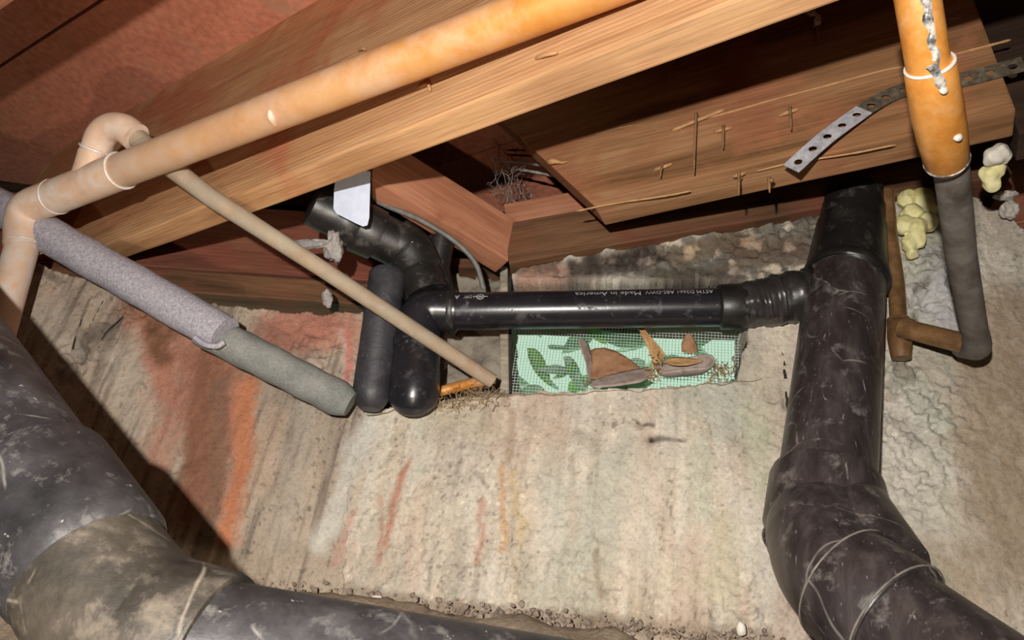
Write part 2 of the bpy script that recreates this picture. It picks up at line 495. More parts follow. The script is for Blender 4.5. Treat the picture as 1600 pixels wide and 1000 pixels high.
M['leaf_grey'] = speckled('greyed_dry_leaf', [(.3, (.20, .15, .12)), (.5, (.32, .25, .22)), (.7, (.42, .35, .32))], 60, .7, 0, .3, 140)
M['leaf_tan'] = speckled('tan_dry_leaf', [(.3, (.34, .18, .07)), (.5, (.48, .28, .12)), (.7, (.60, .42, .22))], 60, .75, 0, .3, 140)
M['leaf_green'] = speckled('fresh_leaf', [(.3, (.16, .48, .05)), (.5, (.26, .66, .08)), (.7, (.40, .78, .16))], 30, .5, 0, .1, 140)
M['leaf_pale'] = speckled('pale_leaf', [(.3, (.32, .55, .36)), (.5, (.48, .72, .52)), (.7, (.62, .82, .66))], 30, .5, 0, .1, 140)
M['root'] = speckled('dry_root', [(.3, (.34, .22, .12)), (.7, (.55, .40, .24))], 60, .9, 0, .2, 150)
M['root_grey'] = speckled('grey_root', [(.3, (.16, .14, .13)), (.7, (.34, .31, .29))], 60, .9, 0, .2, 150)
M['text'] = speckled('white_print', [(.3, (.30, .29, .30)), (.7, (.46, .45, .46))], 200, .6, 0, 0)
M['pebble'] = speckled('white_pebble', [(.3, (.62, .57, .48)), (.7, (.82, .78, .70))], 60, .8, 0, .3, 160)
M['rubble'] = speckled('rubble_bits', [(.3, (.14, .105, .08)), (.5, (.26, .20, .155)), (.7, (.42, .35, .28))], 40, .95, 0, .5, 160)
M['crack'] = speckled('dark_crack', [(.3, (.015, .012, .010)), (.7, (.04, .03, .025))], 60, .95, 0, 0)
M['plainwall'] = speckled('far_concrete', [(.3, (.20, .16, .12)), (.7, (.30, .25, .20))], 6, .95, 0, .3, 40)
M['outer'] = speckled('pale_render', [(.3, (.50, .62, .54)), (.7, (.68, .78, .70))], 4, .9, 0, 0)

for k in ('leaf_green', 'leaf_pale'):      # thin leaves let light through
    t = M[k].node_tree; b = t.nodes['Principled BSDF']; out = t.nodes['Material Output']
    tr_ = node(t, 'ShaderNodeBsdfTranslucent'); mx = node(t, 'ShaderNodeMixShader'); mx.inputs[0].default_value = .5
    t.links.new(b.inputs['Base Color'].links[0].from_socket, tr_.inputs[0])
    t.links.new(b.outputs[0], mx.inputs[1]); t.links.new(tr_.outputs[0], mx.inputs[2]); t.links.new(mx.outputs[0], out.inputs[0])

# ------------------------------------------------------------------ the setting: walls
def wall_mesh(wall, poly_px, hole_px, du, disp, paint, off=0.0, jag=.006, extra=None):
    """Rough wall face as a fine grid in the wall's own (u, v), trimmed to an outline given by points on the wall."""
    pu = [wall.uv(*p) for p in poly_px]
    hu = [[wall.uv(*p) for p in h] for h in hole_px]
    u0, u1 = min(p[0] for p in pu), max(p[0] for p in pu)
    v0, v1 = min(p[1] for p in pu), max(p[1] for p in pu)
    nu, nv = int((u1 - u0) / du) + 2, int((v1 - v0) / du) + 2
    U, V = np.meshgrid(u0 + np.arange(nu) * du, v0 + np.arange(nv) * du)
    jx = (fbm(U * 40, V * 40, 3) - .5) * jag * 2
    jy = (fbm(U * 40 + 50, V * 40 + 9, 3) - .5) * jag * 2
    keep = inside(pu, U + jx, V + jy)
    for h in hu: keep &= ~inside(h, U + jx, V + jy)
    D = disp(U, V)
    C = paint(U, V)
    o, u, n = np.array(wall.o), np.array(wall.u), np.array(wall.n)
    pos = o + U[..., None] * u + V[..., None] * np.array((0, 0, 1.0)) + (D + off)[..., None] * n
    idx = np.arange(nu * nv).reshape(nv, nu)
    cell = keep[:-1, :-1] & keep[1:, :-1] & keep[:-1, 1:] & keep[1:, 1:]
    a, b, c, d = idx[:-1, :-1][cell], idx[:-1, 1:][cell], idx[1:, 1:][cell], idx[1:, :-1][cell]
    quads = np.stack([a, b, c, d], 1)
    # thickness: push a ring of skirt faces back from the border
    used = np.unique(quads)
    remap = -np.ones(nu * nv, int); remap[used] = np.arange(len(used))
    quads = remap[quads]
    vp = pos.reshape(-1, 3)[used]; vc = C.reshape(-1, 3)[used]
    e = np.concatenate([quads[:, [0, 1]], quads[:, [1, 2]], quads[:, [2, 3]], quads[:, [3, 0]]])
    key = np.sort(e, 1); kk = key[:, 0] * (len(used) + 1) + key[:, 1]
    uq, inv, cnt = np.unique(kk, return_inverse=True, return_counts=True)
    border = e[cnt[inv] == 1]
    bv = np.unique(border)
    allp, allc, allf = [vp], [vc], [quads]
    rows, base = 6, len(vp)
    loc = -np.ones(len(vp), int); loc[bv] = np.arange(len(bv))
    prev = bv.copy()
    for r in range(1, rows + 1):
        back = .15 * r / rows
        q = vp[bv] - n * back
        q = q + (rng.random(q.shape) - .5) * .006
        allp.append(q); allc.append(vc[bv] * .85)
        ids = base + np.arange(len(bv)); base += len(bv)
        f = np.stack([border[:, 1] if r == 1 else prev[loc[border[:, 1]]], border[:, 0] if r == 1 else prev[loc[border[:, 0]]],
                      ids[loc[border[:, 0]]], ids[loc[border[:, 1]]]], 1)
        allf.append(f); prev = ids
    vp = np.concatenate(allp); vc = np.concatenate(allc); quads = np.concatenate(allf)
    return np_mesh(vp, quads, vc)
def np_mesh(vp, quads, vc=None):
    me = bpy.data.meshes.new('mesh')
    me.vertices.add(len(vp)); me.vertices.foreach_set('co', vp.astype(np.float32).ravel())
    me.loops.add(quads.size); me.loops.foreach_set('vertex_index', quads.astype(np.int32).ravel())
    me.polygons.add(len(quads))
    me.polygons.foreach_set('loop_start', (np.arange(len(quads)) * 4).astype(np.int32))
    me.polygons.foreach_set('loop_total', np.full(len(quads), 4, np.int32))
    me.polygons.foreach_set('use_smooth', np.ones(len(quads), bool))
    me.update(calc_edges=True)
    me.validate()
    if vc is not None:
        at = me.color_attributes.new('Col', 'FLOAT_COLOR', 'POINT')
        c4 = np.ones((len(vp), 4), np.float32); c4[:, :3] = np.clip(vc, 0, 1)
        at.data.foreach_set('color', c4.ravel())
    return me
def stain(wall, C, U, V, a, b, w, col, s, rough=1.0, taper=False):
    """One streak or patch of stain between two points of the wall."""
    a = wall.uv(*a); b = wall.uv(*b)
    wm = w / F * 1.1
    U_ = U; U = U + (fbm(V * 26 + 3, U * 9 + 7, 3) - .5) * .022 + (fbm(V * 90, U * 90, 2) - .5) * .006 if wm > .003 else U
    d, t = segdist(U, V, a, b); U = U_
    nz = .55 + .9 * fbm(U * 55, V * 14, 4) * rough + (1 - rough) * .4
    ww = wm * (1 - .6 * t) if taper else wm
    k = np.clip(1.25 - d / (ww * nz + 1e-9), 0, 1)
    k = k * k * (3 - 2 * k) * s
    k = k * (.65 + .35 * np.clip(fbm(U * 160, V * 60, 3) * 2 - .3, 0, 1))
    return C * (1 - k[..., None]) + np.array(col) * k[..., None]
def bulge(wall, D, U, V, c, w, amp):
    c = wall.uv(*c); wm = w / F * 1.1
    r = np.hypot(U - c[0], V - c[1]) / wm
    return D + amp * np.exp(-r * r)

def back_disp(U, V):
    D = (fbm(U * 7, V * 7, 3) - .5) * .012 + (fbm(U * 70, V * 45, 4) - .5) * .0035 + (fbm(U * 190, V * 190, 2) - .5) * .0022
    for c, w, r in (((1430, 640), 75, .016), ((1420, 760), 60, .012), ((1450, 440), 60, .02), ((1210, 640), 50, .008), ((1000, 410), 90, .007), ((860, 425), 60, .007),
                    ((1180, 390), 90, .007), ((1250, 350), 50, .010), ((900, 985), 160, .008), ((1150, 985), 60, .010), ((1385, 560), 30, .02), ((640, 920), 180, .008)):
        uv = BACK.uv(*c); k = np.exp(-((U - uv[0]) ** 2 + (V - uv[1]) ** 2) / (w / F * 1.1) ** 2)
        D += k * (fbm(U * 110, V * 110, 4) - .5) * r * 1.8
    D = bulge(BACK, D, U, V, (1340, 640), 60, -.004)
    for c, w, a in (((1018, 684), 9, -.014), ((1002, 662), 8, -.010), ((890, 405), 11, .014), ((948, 395), 14, .010), ((1035, 418), 12, .010), ((1075, 372), 18, .010),
                    ((1110, 370), 14, .008), ((1155, 905), 0.1, 0), ((1400, 640), 16, -.012), ((1445, 500), 12, -.014), ((1470, 420), 30, .014), ((1450, 470), 18, -.01)):
        D = bulge(BACK, D, U, V, c, w, a)
    return D
def back_paint(U, V):
    base = np.array((.62, .545, .445))
    t = fbm(U * 7, V * 7, 4)[..., None]
    s = fbm(U * 60, V * 9, 4)[..., None]
    C = base * (.78 + .30 * t) * (.80 + .36 * s)
    tint = fbm(U * 11 + 30, V * 4 + 8, 3)
    C = C * (1 + (tint[..., None] - .5) * np.array((.22, .06, -.16)))
    sp = fbm(U * 210, V * 150, 2); C = C * np.where(sp < .24, .55, 1.0)[..., None]; C = np.where((sp > .79)[..., None], C * 1.3, C)
    st = fbm(U * 95 + 60, V * 6, 4); C = C * (1 - .22 * np.clip((st - .58) * 6, 0, 1))[..., None]
    wh = np.clip((fbm(U * 60 + 200, V * 7, 4) - .52) * 5, 0, 1)[..., None]; C = C * (1 - .5 * wh) + np.array((.74, .69, .60)) * .5 * wh
    gr = np.clip((fbm(U * 13 + 80, V * 6, 4) - .54) * 7, 0, 1)[..., None]; C = C * (1 - .5 * gr) + np.array((.42, .44, .36)) * .5 * gr
    pk = np.clip((fbm(U * 16 + 130, V * 5, 4) - .57) * 7, 0, 1)[..., None]; C = C * (1 - .45 * pk) + np.array((.58, .42, .33)) * .45 * pk
    def S(a, b, w, c, s, **k):
        nonlocal C
        C = stain(BACK, C, U, V, a, b, w, c, s, **k)
    G = (.52, .54, .46); W = (.66, .61, .53); R = (.46, .17, .11); Y = (.62, .47, .24); BR = (.30, .22, .15); DK = (.12, .09, .07)
    S((575, 660), (505, 850), 26, (.64, .62, .56), .8)
    S((600, 680), (560, 830), 16, (.60, .58, .50), .5)
    S((640, 720), (600, 850), 6, R, .75); S((555, 800), (520, 880), 7, (.55, .30, .24), .6); S((598, 780), (590, 880), 5, R, .45)
    S((752, 780), (745, 880), 6, R, .6); S((782, 730), (785, 860), 6, (.58, .33, .16), .7); S((800, 740), (815, 850), 10, Y, .55)
    S((795, 620), (795, 720), 8, (.36, .24, .16), .6); S((745, 740), (760, 760), 5, DK, .5)
    S((840, 720), (850, 850), 22, W, .4); S((760, 690), (700, 720), 14, W, .35)
    S((900, 680), (930, 705), 16, (.36, .32, .25), .55); S((898, 720), (900, 760), 4, (.25, .22, .17), .5); S((930, 740), (925, 760), 4, (.25, .22, .17), .5)
    S((910, 760), (915, 880), 18, G, .4); S((1090, 700), (1095, 800), 22, (.52, .56, .44), .5); S((1140, 820), (1130, 900), 30, (.58, .53, .36), .5)
    S((1050, 900), (1120, 910), 26, (.60, .54, .38), .4); S((700, 640), (760, 680), 26, (.44, .40, .28), .45); S((1180, 640), (1195, 760), 24, (.46, .50, .36), .5)
    S((1240, 800), (1210, 900), 20, W, .5); S((980, 760), (1000, 900), 30, (.62, .52, .42), .4)
    S((935, 860), (935, 930), 5, BR, .6); S((915, 975), (950, 980), 22, (.24, .17, .12), .8)
    S((1020, 685), (1070, 690), 7, (.14, .11, .09), .85, taper=True); S((996, 660), (1020, 666), 5, DK, .95); S((1018, 683), (1019, 686), 6, (.03, .025, .02), 1)
    S((380, 900), (720, 955), 14, (.26, .19, .14), .75); S((720, 955), (1200, 1000), 16, (.28, .21, .15), .75)
    S((650, 640), (760, 625), 10, (.55, .44, .28), .4); S((1160, 540), (1240, 640), 46, (.40, .34, .27), .5); S((1200, 560), (1180, 640), 20, (.55, .48, .38), .5)
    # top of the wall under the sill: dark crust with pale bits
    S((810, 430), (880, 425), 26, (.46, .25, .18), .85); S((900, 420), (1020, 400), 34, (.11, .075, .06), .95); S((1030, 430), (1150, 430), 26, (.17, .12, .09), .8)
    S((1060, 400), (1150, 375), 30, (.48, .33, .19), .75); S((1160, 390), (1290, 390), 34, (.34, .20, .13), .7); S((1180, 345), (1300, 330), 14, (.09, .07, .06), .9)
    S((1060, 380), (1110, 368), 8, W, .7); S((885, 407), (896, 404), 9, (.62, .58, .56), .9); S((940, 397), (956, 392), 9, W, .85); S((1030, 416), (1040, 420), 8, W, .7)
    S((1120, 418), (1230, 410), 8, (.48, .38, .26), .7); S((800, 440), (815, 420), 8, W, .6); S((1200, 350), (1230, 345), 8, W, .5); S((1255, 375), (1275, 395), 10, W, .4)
    # paler patch to the right of the drain, browner wall beyond it
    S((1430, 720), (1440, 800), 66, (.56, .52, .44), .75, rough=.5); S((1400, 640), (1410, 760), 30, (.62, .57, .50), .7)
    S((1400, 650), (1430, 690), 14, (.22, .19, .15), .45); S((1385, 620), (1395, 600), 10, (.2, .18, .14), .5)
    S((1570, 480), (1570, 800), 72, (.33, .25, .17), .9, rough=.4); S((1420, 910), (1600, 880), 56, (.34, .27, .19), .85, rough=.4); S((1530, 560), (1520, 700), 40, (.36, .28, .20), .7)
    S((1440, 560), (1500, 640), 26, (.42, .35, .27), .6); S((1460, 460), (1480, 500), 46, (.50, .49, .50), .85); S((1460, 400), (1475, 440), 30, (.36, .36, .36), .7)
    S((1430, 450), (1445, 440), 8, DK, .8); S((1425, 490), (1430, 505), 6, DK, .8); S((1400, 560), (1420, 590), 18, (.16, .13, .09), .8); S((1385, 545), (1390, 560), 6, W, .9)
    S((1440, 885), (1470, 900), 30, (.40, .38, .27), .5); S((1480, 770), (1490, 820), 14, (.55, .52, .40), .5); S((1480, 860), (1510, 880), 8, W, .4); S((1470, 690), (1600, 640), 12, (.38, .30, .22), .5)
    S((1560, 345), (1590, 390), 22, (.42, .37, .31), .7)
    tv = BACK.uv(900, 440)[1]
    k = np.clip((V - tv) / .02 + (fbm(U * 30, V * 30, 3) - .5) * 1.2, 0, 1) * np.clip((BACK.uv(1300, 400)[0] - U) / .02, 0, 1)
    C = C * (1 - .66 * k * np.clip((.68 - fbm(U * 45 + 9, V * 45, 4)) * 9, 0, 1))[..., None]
    return np.clip(C, .005, .9)
back_outline = [(530, 1000), (545, 660), (548, 488), (576, 489), (577, 640), (640, 634), (700, 622), (790, 613), (797, 613), (797, 430),
                (830, 408), (880, 398), (1000, 372), (1150, 347), (1290, 318), (1400, 296), (1500, 292), (1542, 318), (1585, 345), (1640, 400), (1760, 410), (1760, 1120), (1200, 1080), (800, 1040)]
back_hole = [(797, 438), (1165, 438), (1168, 515), (1160, 560), (1150, 592), (1020, 605), (797, 613)]
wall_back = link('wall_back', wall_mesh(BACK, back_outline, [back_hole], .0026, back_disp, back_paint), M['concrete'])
tag(wall_back, kind='structure')

def left_disp(U, V):
    D = (fbm(U * 9 + 40, V * 9, 4) - .5) * .010 + (fbm(U * 60 + 9, V * 20, 4) - .5) * .006 + (fbm(U * 150, V * 150, 2) - .5) * .0018
    for c, w, r in (((120, 560), 34, .020), ((200, 490), 60, .010), ((480, 560), 60, .012)):
        uv = LEFT.uv(*c); k = np.exp(-((U - uv[0]) ** 2 + (V - uv[1]) ** 2) / (w / F * 1.1) ** 2)
        D += k * (fbm(U * 90, V * 90, 4) - .5) * r * 1.8
    D = bulge(LEFT, D, U, V, (120, 560), 26, -.010)
    D = bulge(LEFT, D, U, V, (290, 720), 9, -.006); D = bulge(LEFT, D, U, V, (357, 720), 8, -.006)
    return D
def left_paint(U, V):
    t = fbm(U * 7 + 3, V * 7 + 40, 4)[..., None]; s = fbm(U * 70, V * 9, 4)[..., None]
    C = np.array((.44, .355, .275)) * (.78 + .30 * t) * (.78 + .40 * s)
    sp = fbm(U * 210, V * 150, 2); C = C * np.where(sp < .24, .55, 1.0)[..., None]
    st = fbm(U * 110 + 60, V * 6, 4); C = C * (1 - .45 * np.clip((st - .53) * 6, 0, 1))[..., None]
    def S(a, b, w, c, s, **k):
        nonlocal C
        C = stain(LEFT, C, U, V, a, b, w, c, s, **k)
    R = (.44, .19, .125); RO = (.52, .20, .10); BR = (.25, .115, .07); DK = (.10, .08, .065)
    S((450, 500), (545, 520), 46, (.40, .17, .12), .85); S((470, 540), (420, 520), 34, (.30, .14, .10), .8); S((540, 520), (548, 610), 12, (.58, .42, .36), .6)
    S((548, 520), (545, 600), 7, (.52, .14, .11), .7); S((230, 500), (260, 560), 26, (.36, .15, .09), .85); S((245, 560), (262, 610), 24, R, .8, rough=.5)
    S((300, 520), (340, 660), 44, R, .75); S((330, 600), (310, 760), 40, BR, .8); S((270, 640), (250, 720), 30, R, .65); S((225, 620), (240, 720), 16, (.50, .28, .20), .5)
    S((385, 600), (370, 700), 22, RO, .85); S((375, 700), (350, 840), 13, RO, .8); S((350, 640), (340, 800), 14, (.30, .12, .07), .55)
    S((430, 650), (400, 760), 26, (.50, .34, .24), .45); S((470, 640), (440, 850), 28, (.46, .40, .33), .55); S((330, 900), (480, 860), 24, (.36, .29, .22), .6)
    S((140, 530), (105, 580), 22, DK, .8); S((170, 510), (140, 540), 8, DK, .5); S((140, 470), (115, 540), 3, DK, .7); S((195, 490), (160, 530), 3, DK, .7)
    S((60, 420), (90, 440), 10, (.13, .10, .08), .6); S((70, 455), (80, 470), 20, (.52, .30, .22), .45); S((60, 480), (90, 560), 50, (.52, .45, .37), .5)
    S((300, 665), (230, 560), 10, (.46, .20, .14), .4)
    S((590, 640), (500, 850), 24, (.62, .60, .53), .8); S((560, 800), (520, 880), 8, (.55, .30, .24), .5)
    S((240, 480), (330, 640), 60, R, .7, rough=.5); S((345, 560), (330, 780), 46, (.33, .15, .095), .75); S((390, 610), (365, 840), 20, RO, .6); S((520, 500), (440, 530), 40, (.34, .14, .10), .6)
    S((325, 560), (310, 790), 40, (.23, .105, .062), .95); S((350, 600), (335, 800), 16, (.21, .12, .08), .8); S((215, 470), (268, 520), 26, (.21, .10, .055), .9, rough=.4)
    S((240, 510), (256, 560), 20, (.18, .085, .045), .95, rough=.3); S((392, 600), (380, 730), 16, (.50, .20, .10), .8); S((378, 730), (352, 850), 9, (.50, .19, .095), .8)
    S((190, 560), (215, 650), 36, (.50, .43, .35), .5); S((488, 570), (505, 620), 14, (.56, .46, .40), .6)
    return np.clip(C, .005, .9)
left_outline = [(-330, 395), (60, 412), (220, 458), (380, 481), (470, 488), (575, 488), (585, 640), (575, 1000), (420, 960), (-330, 900)]
wall_left = link('wall_left', wall_mesh(LEFT, left_outline, [], .0026, left_disp, left_paint), M['concrete'])
tag(wall_left, kind='structure')

# short cracks in the wall face, parts of the wall
def crack(wall, pts, w, parent, off=.004):
    path = spline([wall.hit(*p, off) for p in pts], 3)
    path = [p + wall.u * random.uniform(-.0012, .0012) for p in path]
    return link('crack', sweep(path, [w * random.uniform(.5, 1.2) for _ in path], 6), M['crack'], parent)
for pts in ([(1221, 545), (1224, 560), (1227, 572)], [(1226, 578), (1228, 592)], [(1228, 612), (1230, 632), (1232, 652)], [(1380, 848), (1384, 862), (1388, 878)], [(1377, 838), (1380, 840)]):
    crack(BACK, pts, .0022, wall_back, .001)
for pts in ([(145, 470), (128, 500), (112, 545)], [(192, 495), (165, 522), (150, 550)], [(160, 470), (140, 510)]):
    crack(LEFT, pts, .0012, wall_left, .0015)

# ------------------------------------------------------------------ the setting: soil, subfloor, far enclosure
def make_floor():
    base_a, base_b = BACK.hit(560, 958), BACK.hit(1180, 1032)
    zb = (base_a.z + base_b.z) / 2
    du = .008
    ys = np.arange(-1.6, 1.35, du); xs = np.arange(-1.9, 1.9, du * 1.5)
    X, Y = np.meshgrid(xs, ys)
    n = np.array(BACK.n); o = np.array(BACK.o)
    nl = np.array(LEFT.n); ol = np.array(LEFT.o)
    d1 = (X - o[0]) * n[0] + (Y - o[1]) * n[1]
    d2 = (X - ol[0]) * nl[0] + (Y - ol[1]) * nl[1]
    u = (X - o[0]) * BACK.u.x + (Y - o[1]) * BACK.u.y
    d = np.minimum(np.maximum(d1, 0), np.maximum(d2, 0))
    ua, va = BACK.uv(560, 958); ub, vb = BACK.uv(1180, 1032)
    line = va + (vb - va) * np.clip((u - ua) / (ub - ua), -.3, 1.5)
    sm = np.clip((d - .05) / .5, 0, 1); sm = sm * sm * (3 - 2 * sm)
    Z = line * (1 - sm) + (-.42) * sm
    rough = (fbm(X * 14, Y * 14, 5) - .5)
    Z += rough * .05 * np.clip(d * 8 + .4, 0, 1) + (fbm(X * 60, Y * 60, 3) - .5) * .012
    t = fbm(X * 10, Y * 10, 4)[..., None]
    C = np.array((.30, .235, .17)) * (.6 + .8 * t)
    idx = np.arange(X.size).reshape(X.shape)
    q = np.stack([idx[:-1, :-1], idx[:-1, 1:], idx[1:, 1:], idx[1:, :-1]], -1).reshape(-1, 4)
    return np_mesh(np.stack([X, Y, Z], -1).reshape(-1, 3), q, C.reshape(-1, 3))
floor = tag(link('floor', make_floor(), M['soil']), kind='structure')

# subfloor boards: each board a part of the ceiling
ceiling = bpy.data.objects.new('ceiling', None); ceiling.location = (0, .5, CEIL_Z); COL.objects.link(ceiling)
tag(ceiling, kind='structure')
jdir = (P(1150, 0, .67) - P(0, 447, 1.3)); jdir.z = 0; jdir.normalize()
jn = Vector((-jdir.y, jdir.x, 0))
bw = .30
for i in range(-6, 8):
    a = jn * (i * bw) + Vector((0, 0, CEIL_Z)) - jdir * 2.1 + Vector((0, .35, 0))
    b = a + jdir * 4.2
    me = beam_mesh((b - a).length, bw - .005, .022, bev=.002, nx=30, nz=1, rough=.001)
    fr = frame(a, b)
    bm = bmesh.new(); bm.from_mesh(me)          # boards stop at the outer rim, they do not run on outdoors
    inv = fr.inverted()
    for wl, off in ((BACK, -.335), (LEFT, -.475)):
        co = inv @ wl.at(0, CEIL_Z, off); no = (inv.to_3x3() @ -wl.n).normalized()
        g = bmesh.ops.bisect_plane(bm, geom=bm.verts[:] + bm.edges[:] + bm.faces[:], plane_co=co, plane_no=no, clear_outer=True)
        bmesh.ops.holes_fill(bm, edges=[e for e in g['geom_cut'] if isinstance(e, bmesh.types.BMEdge)])
    nleft = len(bm.verts); bm.to_mesh(me); bm.free()
    if nleft < 8: continue
    link('subfloor_board', me, M['subfloor'], ceiling, fr)

def slab(name, a, b, z0, z1, T, m):
    fr = frame(a, b)
    me = beam_mesh((b - a).length, T, z1 - z0, nx=8, nz=4, bev=0, rough=.01)
    fr.translation = Vector((a.x, a.y, z0))
    return tag(link(name, me, m, None, fr), kind='structure')
# the rest of the crawl space, out of the frame behind and beside the camera
la = LEFT.at(LEFT.uv(-300, 600)[0], 0) + LEFT.n * .01
slab('wall_front', Vector((1.7, -1.5, 0)), Vector((-1.9, -1.5, 0)), -.7, CEIL_Z + .03, .1, M['plainwall'])
slab('wall_right', Vector((1.55, 1.45, 0)), Vector((1.55, -1.5, 0)), -.7, CEIL_Z + .03, .1, M['plainwall'])
slab('wall_side', Vector((-1.75, -1.5, 0)), Vector((-1.75, 1.3, 0)), -.7, CEIL_Z + .03, .1, M['plainwall'])

rb = BACK.uv(1640, 700)[0]; lb = LEFT.uv(-290, 600)[0]
slab('wall_back_end', BACK.at(1.9, 0, -.19), BACK.at(rb, 0, -.19), -.5, .80, .12, M['plainwall'])
slab('wall_left_end', LEFT.at(1.9, 0, -.19), LEFT.at(lb, 0, -.19), -.5, .54, .12, M['plainwall'])
# ------------------------------------------------------------------ timber
def beam(name, a, b, H, T, m, label=None, cat=None, cut0=0, cut1=0, kind=None, nx=60, bev=.003, up=UP, parent=None):
    fr = frame(a, b, up)
    # the board's depth runs away from the camera
    if fr.col[1].to_3d().dot(a) < 0:
        fr = frame(b, a, up); cut0, cut1 = -cut1, -cut0
    o = link(name, beam_mesh((b - a).length, T, H, cut0, cut1, bev, nx), m, parent, fr)
    return tag(o, label, cat, None, kind)

# joist carrying the copper pipe
A0, A1 = P(0, 447, 1.45), P(1150, 0, .67)
dA = (A1 - A0)
joist_a = beam('floor_joist', A0 - dA * .12, A1 + dA * .55, CEIL_Z - min(A0.z, A1.z) + .02, .04, M['joist'],
               'fir floor joist behind the long copper pipe, saw marks along its face', 'joist', nx=120)
JA = Wall(A0, A1)
# next joist towards the camera, only its lower corner shows at top left
N0, N1 = P(-11, 25, .88), P(34, -5, .853)
nb = N0 - (jn if jn.dot(N0) > 0 else -jn) * .04
joist_n = beam('floor_joist', nb - jdir * .28, nb + jdir * 1.3, CEIL_Z - nb.z - .002, .04, M['rim_light'],
               'reddish joist edge cut off by the top left corner of the view', 'joist')
# joist over the sill with nails
B0, B1 = P(930, 323, 1.07), P(1588, 172, .86)
JB = Wall(B0, B1)
pt = JB.hit(772, 170)
dB = (B1 - B0); dBn = dB.normalized()
HB = CEIL_Z - max(B0.z, B1.z) + .03
cutB = (pt - B0).dot(dBn) * HB / max(pt.z - B0.z, .02)
joist_b = beam('floor_joist', B0, B1, HB, .045, M['joist_dark'],
               'brown joist with its mitred end over the sill, studded with nails and splinters', 'joist', cut0=cutB, nx=120)

# sill plate on top of the wall
S0, S1 = BACK.hit(795, 412, .02), BACK.hit(1300, 322, .02)
dS = (S1 - S0)
top_l = BACK.hit(790, 350, .02)
sill = beam('sill_plate', S0, S1 + dS * .55, .085, .14, M['sill'],
            'dark weathered sill plate lying along the wall top under the nailed joist', 'sill plate', nx=80)
ledger = beam('rim_board', BACK.hit(792, 352, -.01), BACK.hit(792, 352, -.01) + dS * 1.5, .05, .05, M['rim_light'],
              'narrow reddish board on the sill behind the mitred joist end', 'board', nx=60)
# angled rim board meeting the sill in the corner
R0, R1 = P(575, 274, 1.14), P(795, 408, 1.22)
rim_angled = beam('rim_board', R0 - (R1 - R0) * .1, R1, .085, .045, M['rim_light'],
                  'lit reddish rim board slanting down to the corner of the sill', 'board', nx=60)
# boards on the left foundation
L0, L1 = LEFT.hit(60, 440, -.07), LEFT.hit(590, 478, -.07)
mud = beam('mud_sill', L1, L0 - (L1 - L0) * .6, .045, .12, M['sill'],
           'dark dirty mud sill on the left foundation behind the grey foam pipe', 'sill plate', nx=60)
L2, L3 = LEFT.hit(60, 405, -.10), LEFT.hit(600, 440, -.10)
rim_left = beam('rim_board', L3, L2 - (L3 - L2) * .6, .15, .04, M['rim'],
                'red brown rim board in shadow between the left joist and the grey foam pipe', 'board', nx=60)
# outer rim and header that close the crawl space behind the boards
trim_back = beam('trim_1', BACK.hit(400, 330, -.31), BACK.hit(1760, 330, -.31), .40, .03, M['shade_wood'], kind='structure', nx=30)
trim_left = beam('trim_2', LEFT.hit(640, 400, -.45), LEFT.hit(-420, 400, -.45), .45, .03, M['shade_wood'], kind='structure', nx=30)
sky_stop = beam('sky_stop_lid', BACK.hit(430, 330, -.09), BACK.hit(1760, 330, -.09), .02, .25, M['sill'], kind='structure', nx=20)  # slab added over the vent cavity to keep sky light out of the bay
sky_stop_left = beam('sky_stop_ledge', LEFT.hit(640, 330, -.12), LEFT.hit(-420, 330, -.12), .02, .38, M['shade_wood'], kind='structure', nx=20)  # slab added behind the left wall top to block sky light
sky_stop_left.matrix_world.translation.z = .60
# unseen slab added above the subfloor boards to keep sky light out
def sky_stop_slab():
    pts = [BACK.at(1.75, 0, -.34), BACK.at(-.6, 0, -.34), LEFT.at(-.2, 0, -.5), LEFT.at(1.6, 0, -.5)]
    bm = bmesh.new()
    q = [Vector((-1.9, -1.6, 0)), Vector((1.7, -1.6, 0)), BACK.at(1.3, 0, -.34), BACK.at(-.35, 0, -.34), LEFT.at(.9, 0, -.5), Vector((-1.9, 1.0, 0))]
    lo = [bm.verts.new((p.x, p.y, CEIL_Z + .024)) for p in q]; hi = [bm.verts.new((p.x, p.y, CEIL_Z + .05)) for p in q]
    bm.faces.new(lo); bm.faces.new(list(reversed(hi)))
    for i in range(len(q)): bm.faces.new((lo[i], hi[i], hi[(i + 1) % len(q)], lo[(i + 1) % len(q)]))
    bmesh.ops.recalc_face_normals(bm, faces=bm.faces)
    return bm_mesh(bm, False)
link('sky_stop_slab', sky_stop_slab(), M['shade_wood'], ceiling)
sky_stop.matrix_world.translation.z = .735
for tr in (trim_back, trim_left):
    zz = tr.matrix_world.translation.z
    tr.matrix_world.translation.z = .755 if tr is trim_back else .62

ur = BACK.uv(552, 560)[0]
slab('sky_stop_panel', BACK.at(ur, 0, -.06), BACK.at(ur, 0, -.62), .2, .80, .02, M['shade_wood'])  # unseen panel added to stop sky light leaking in at the corner
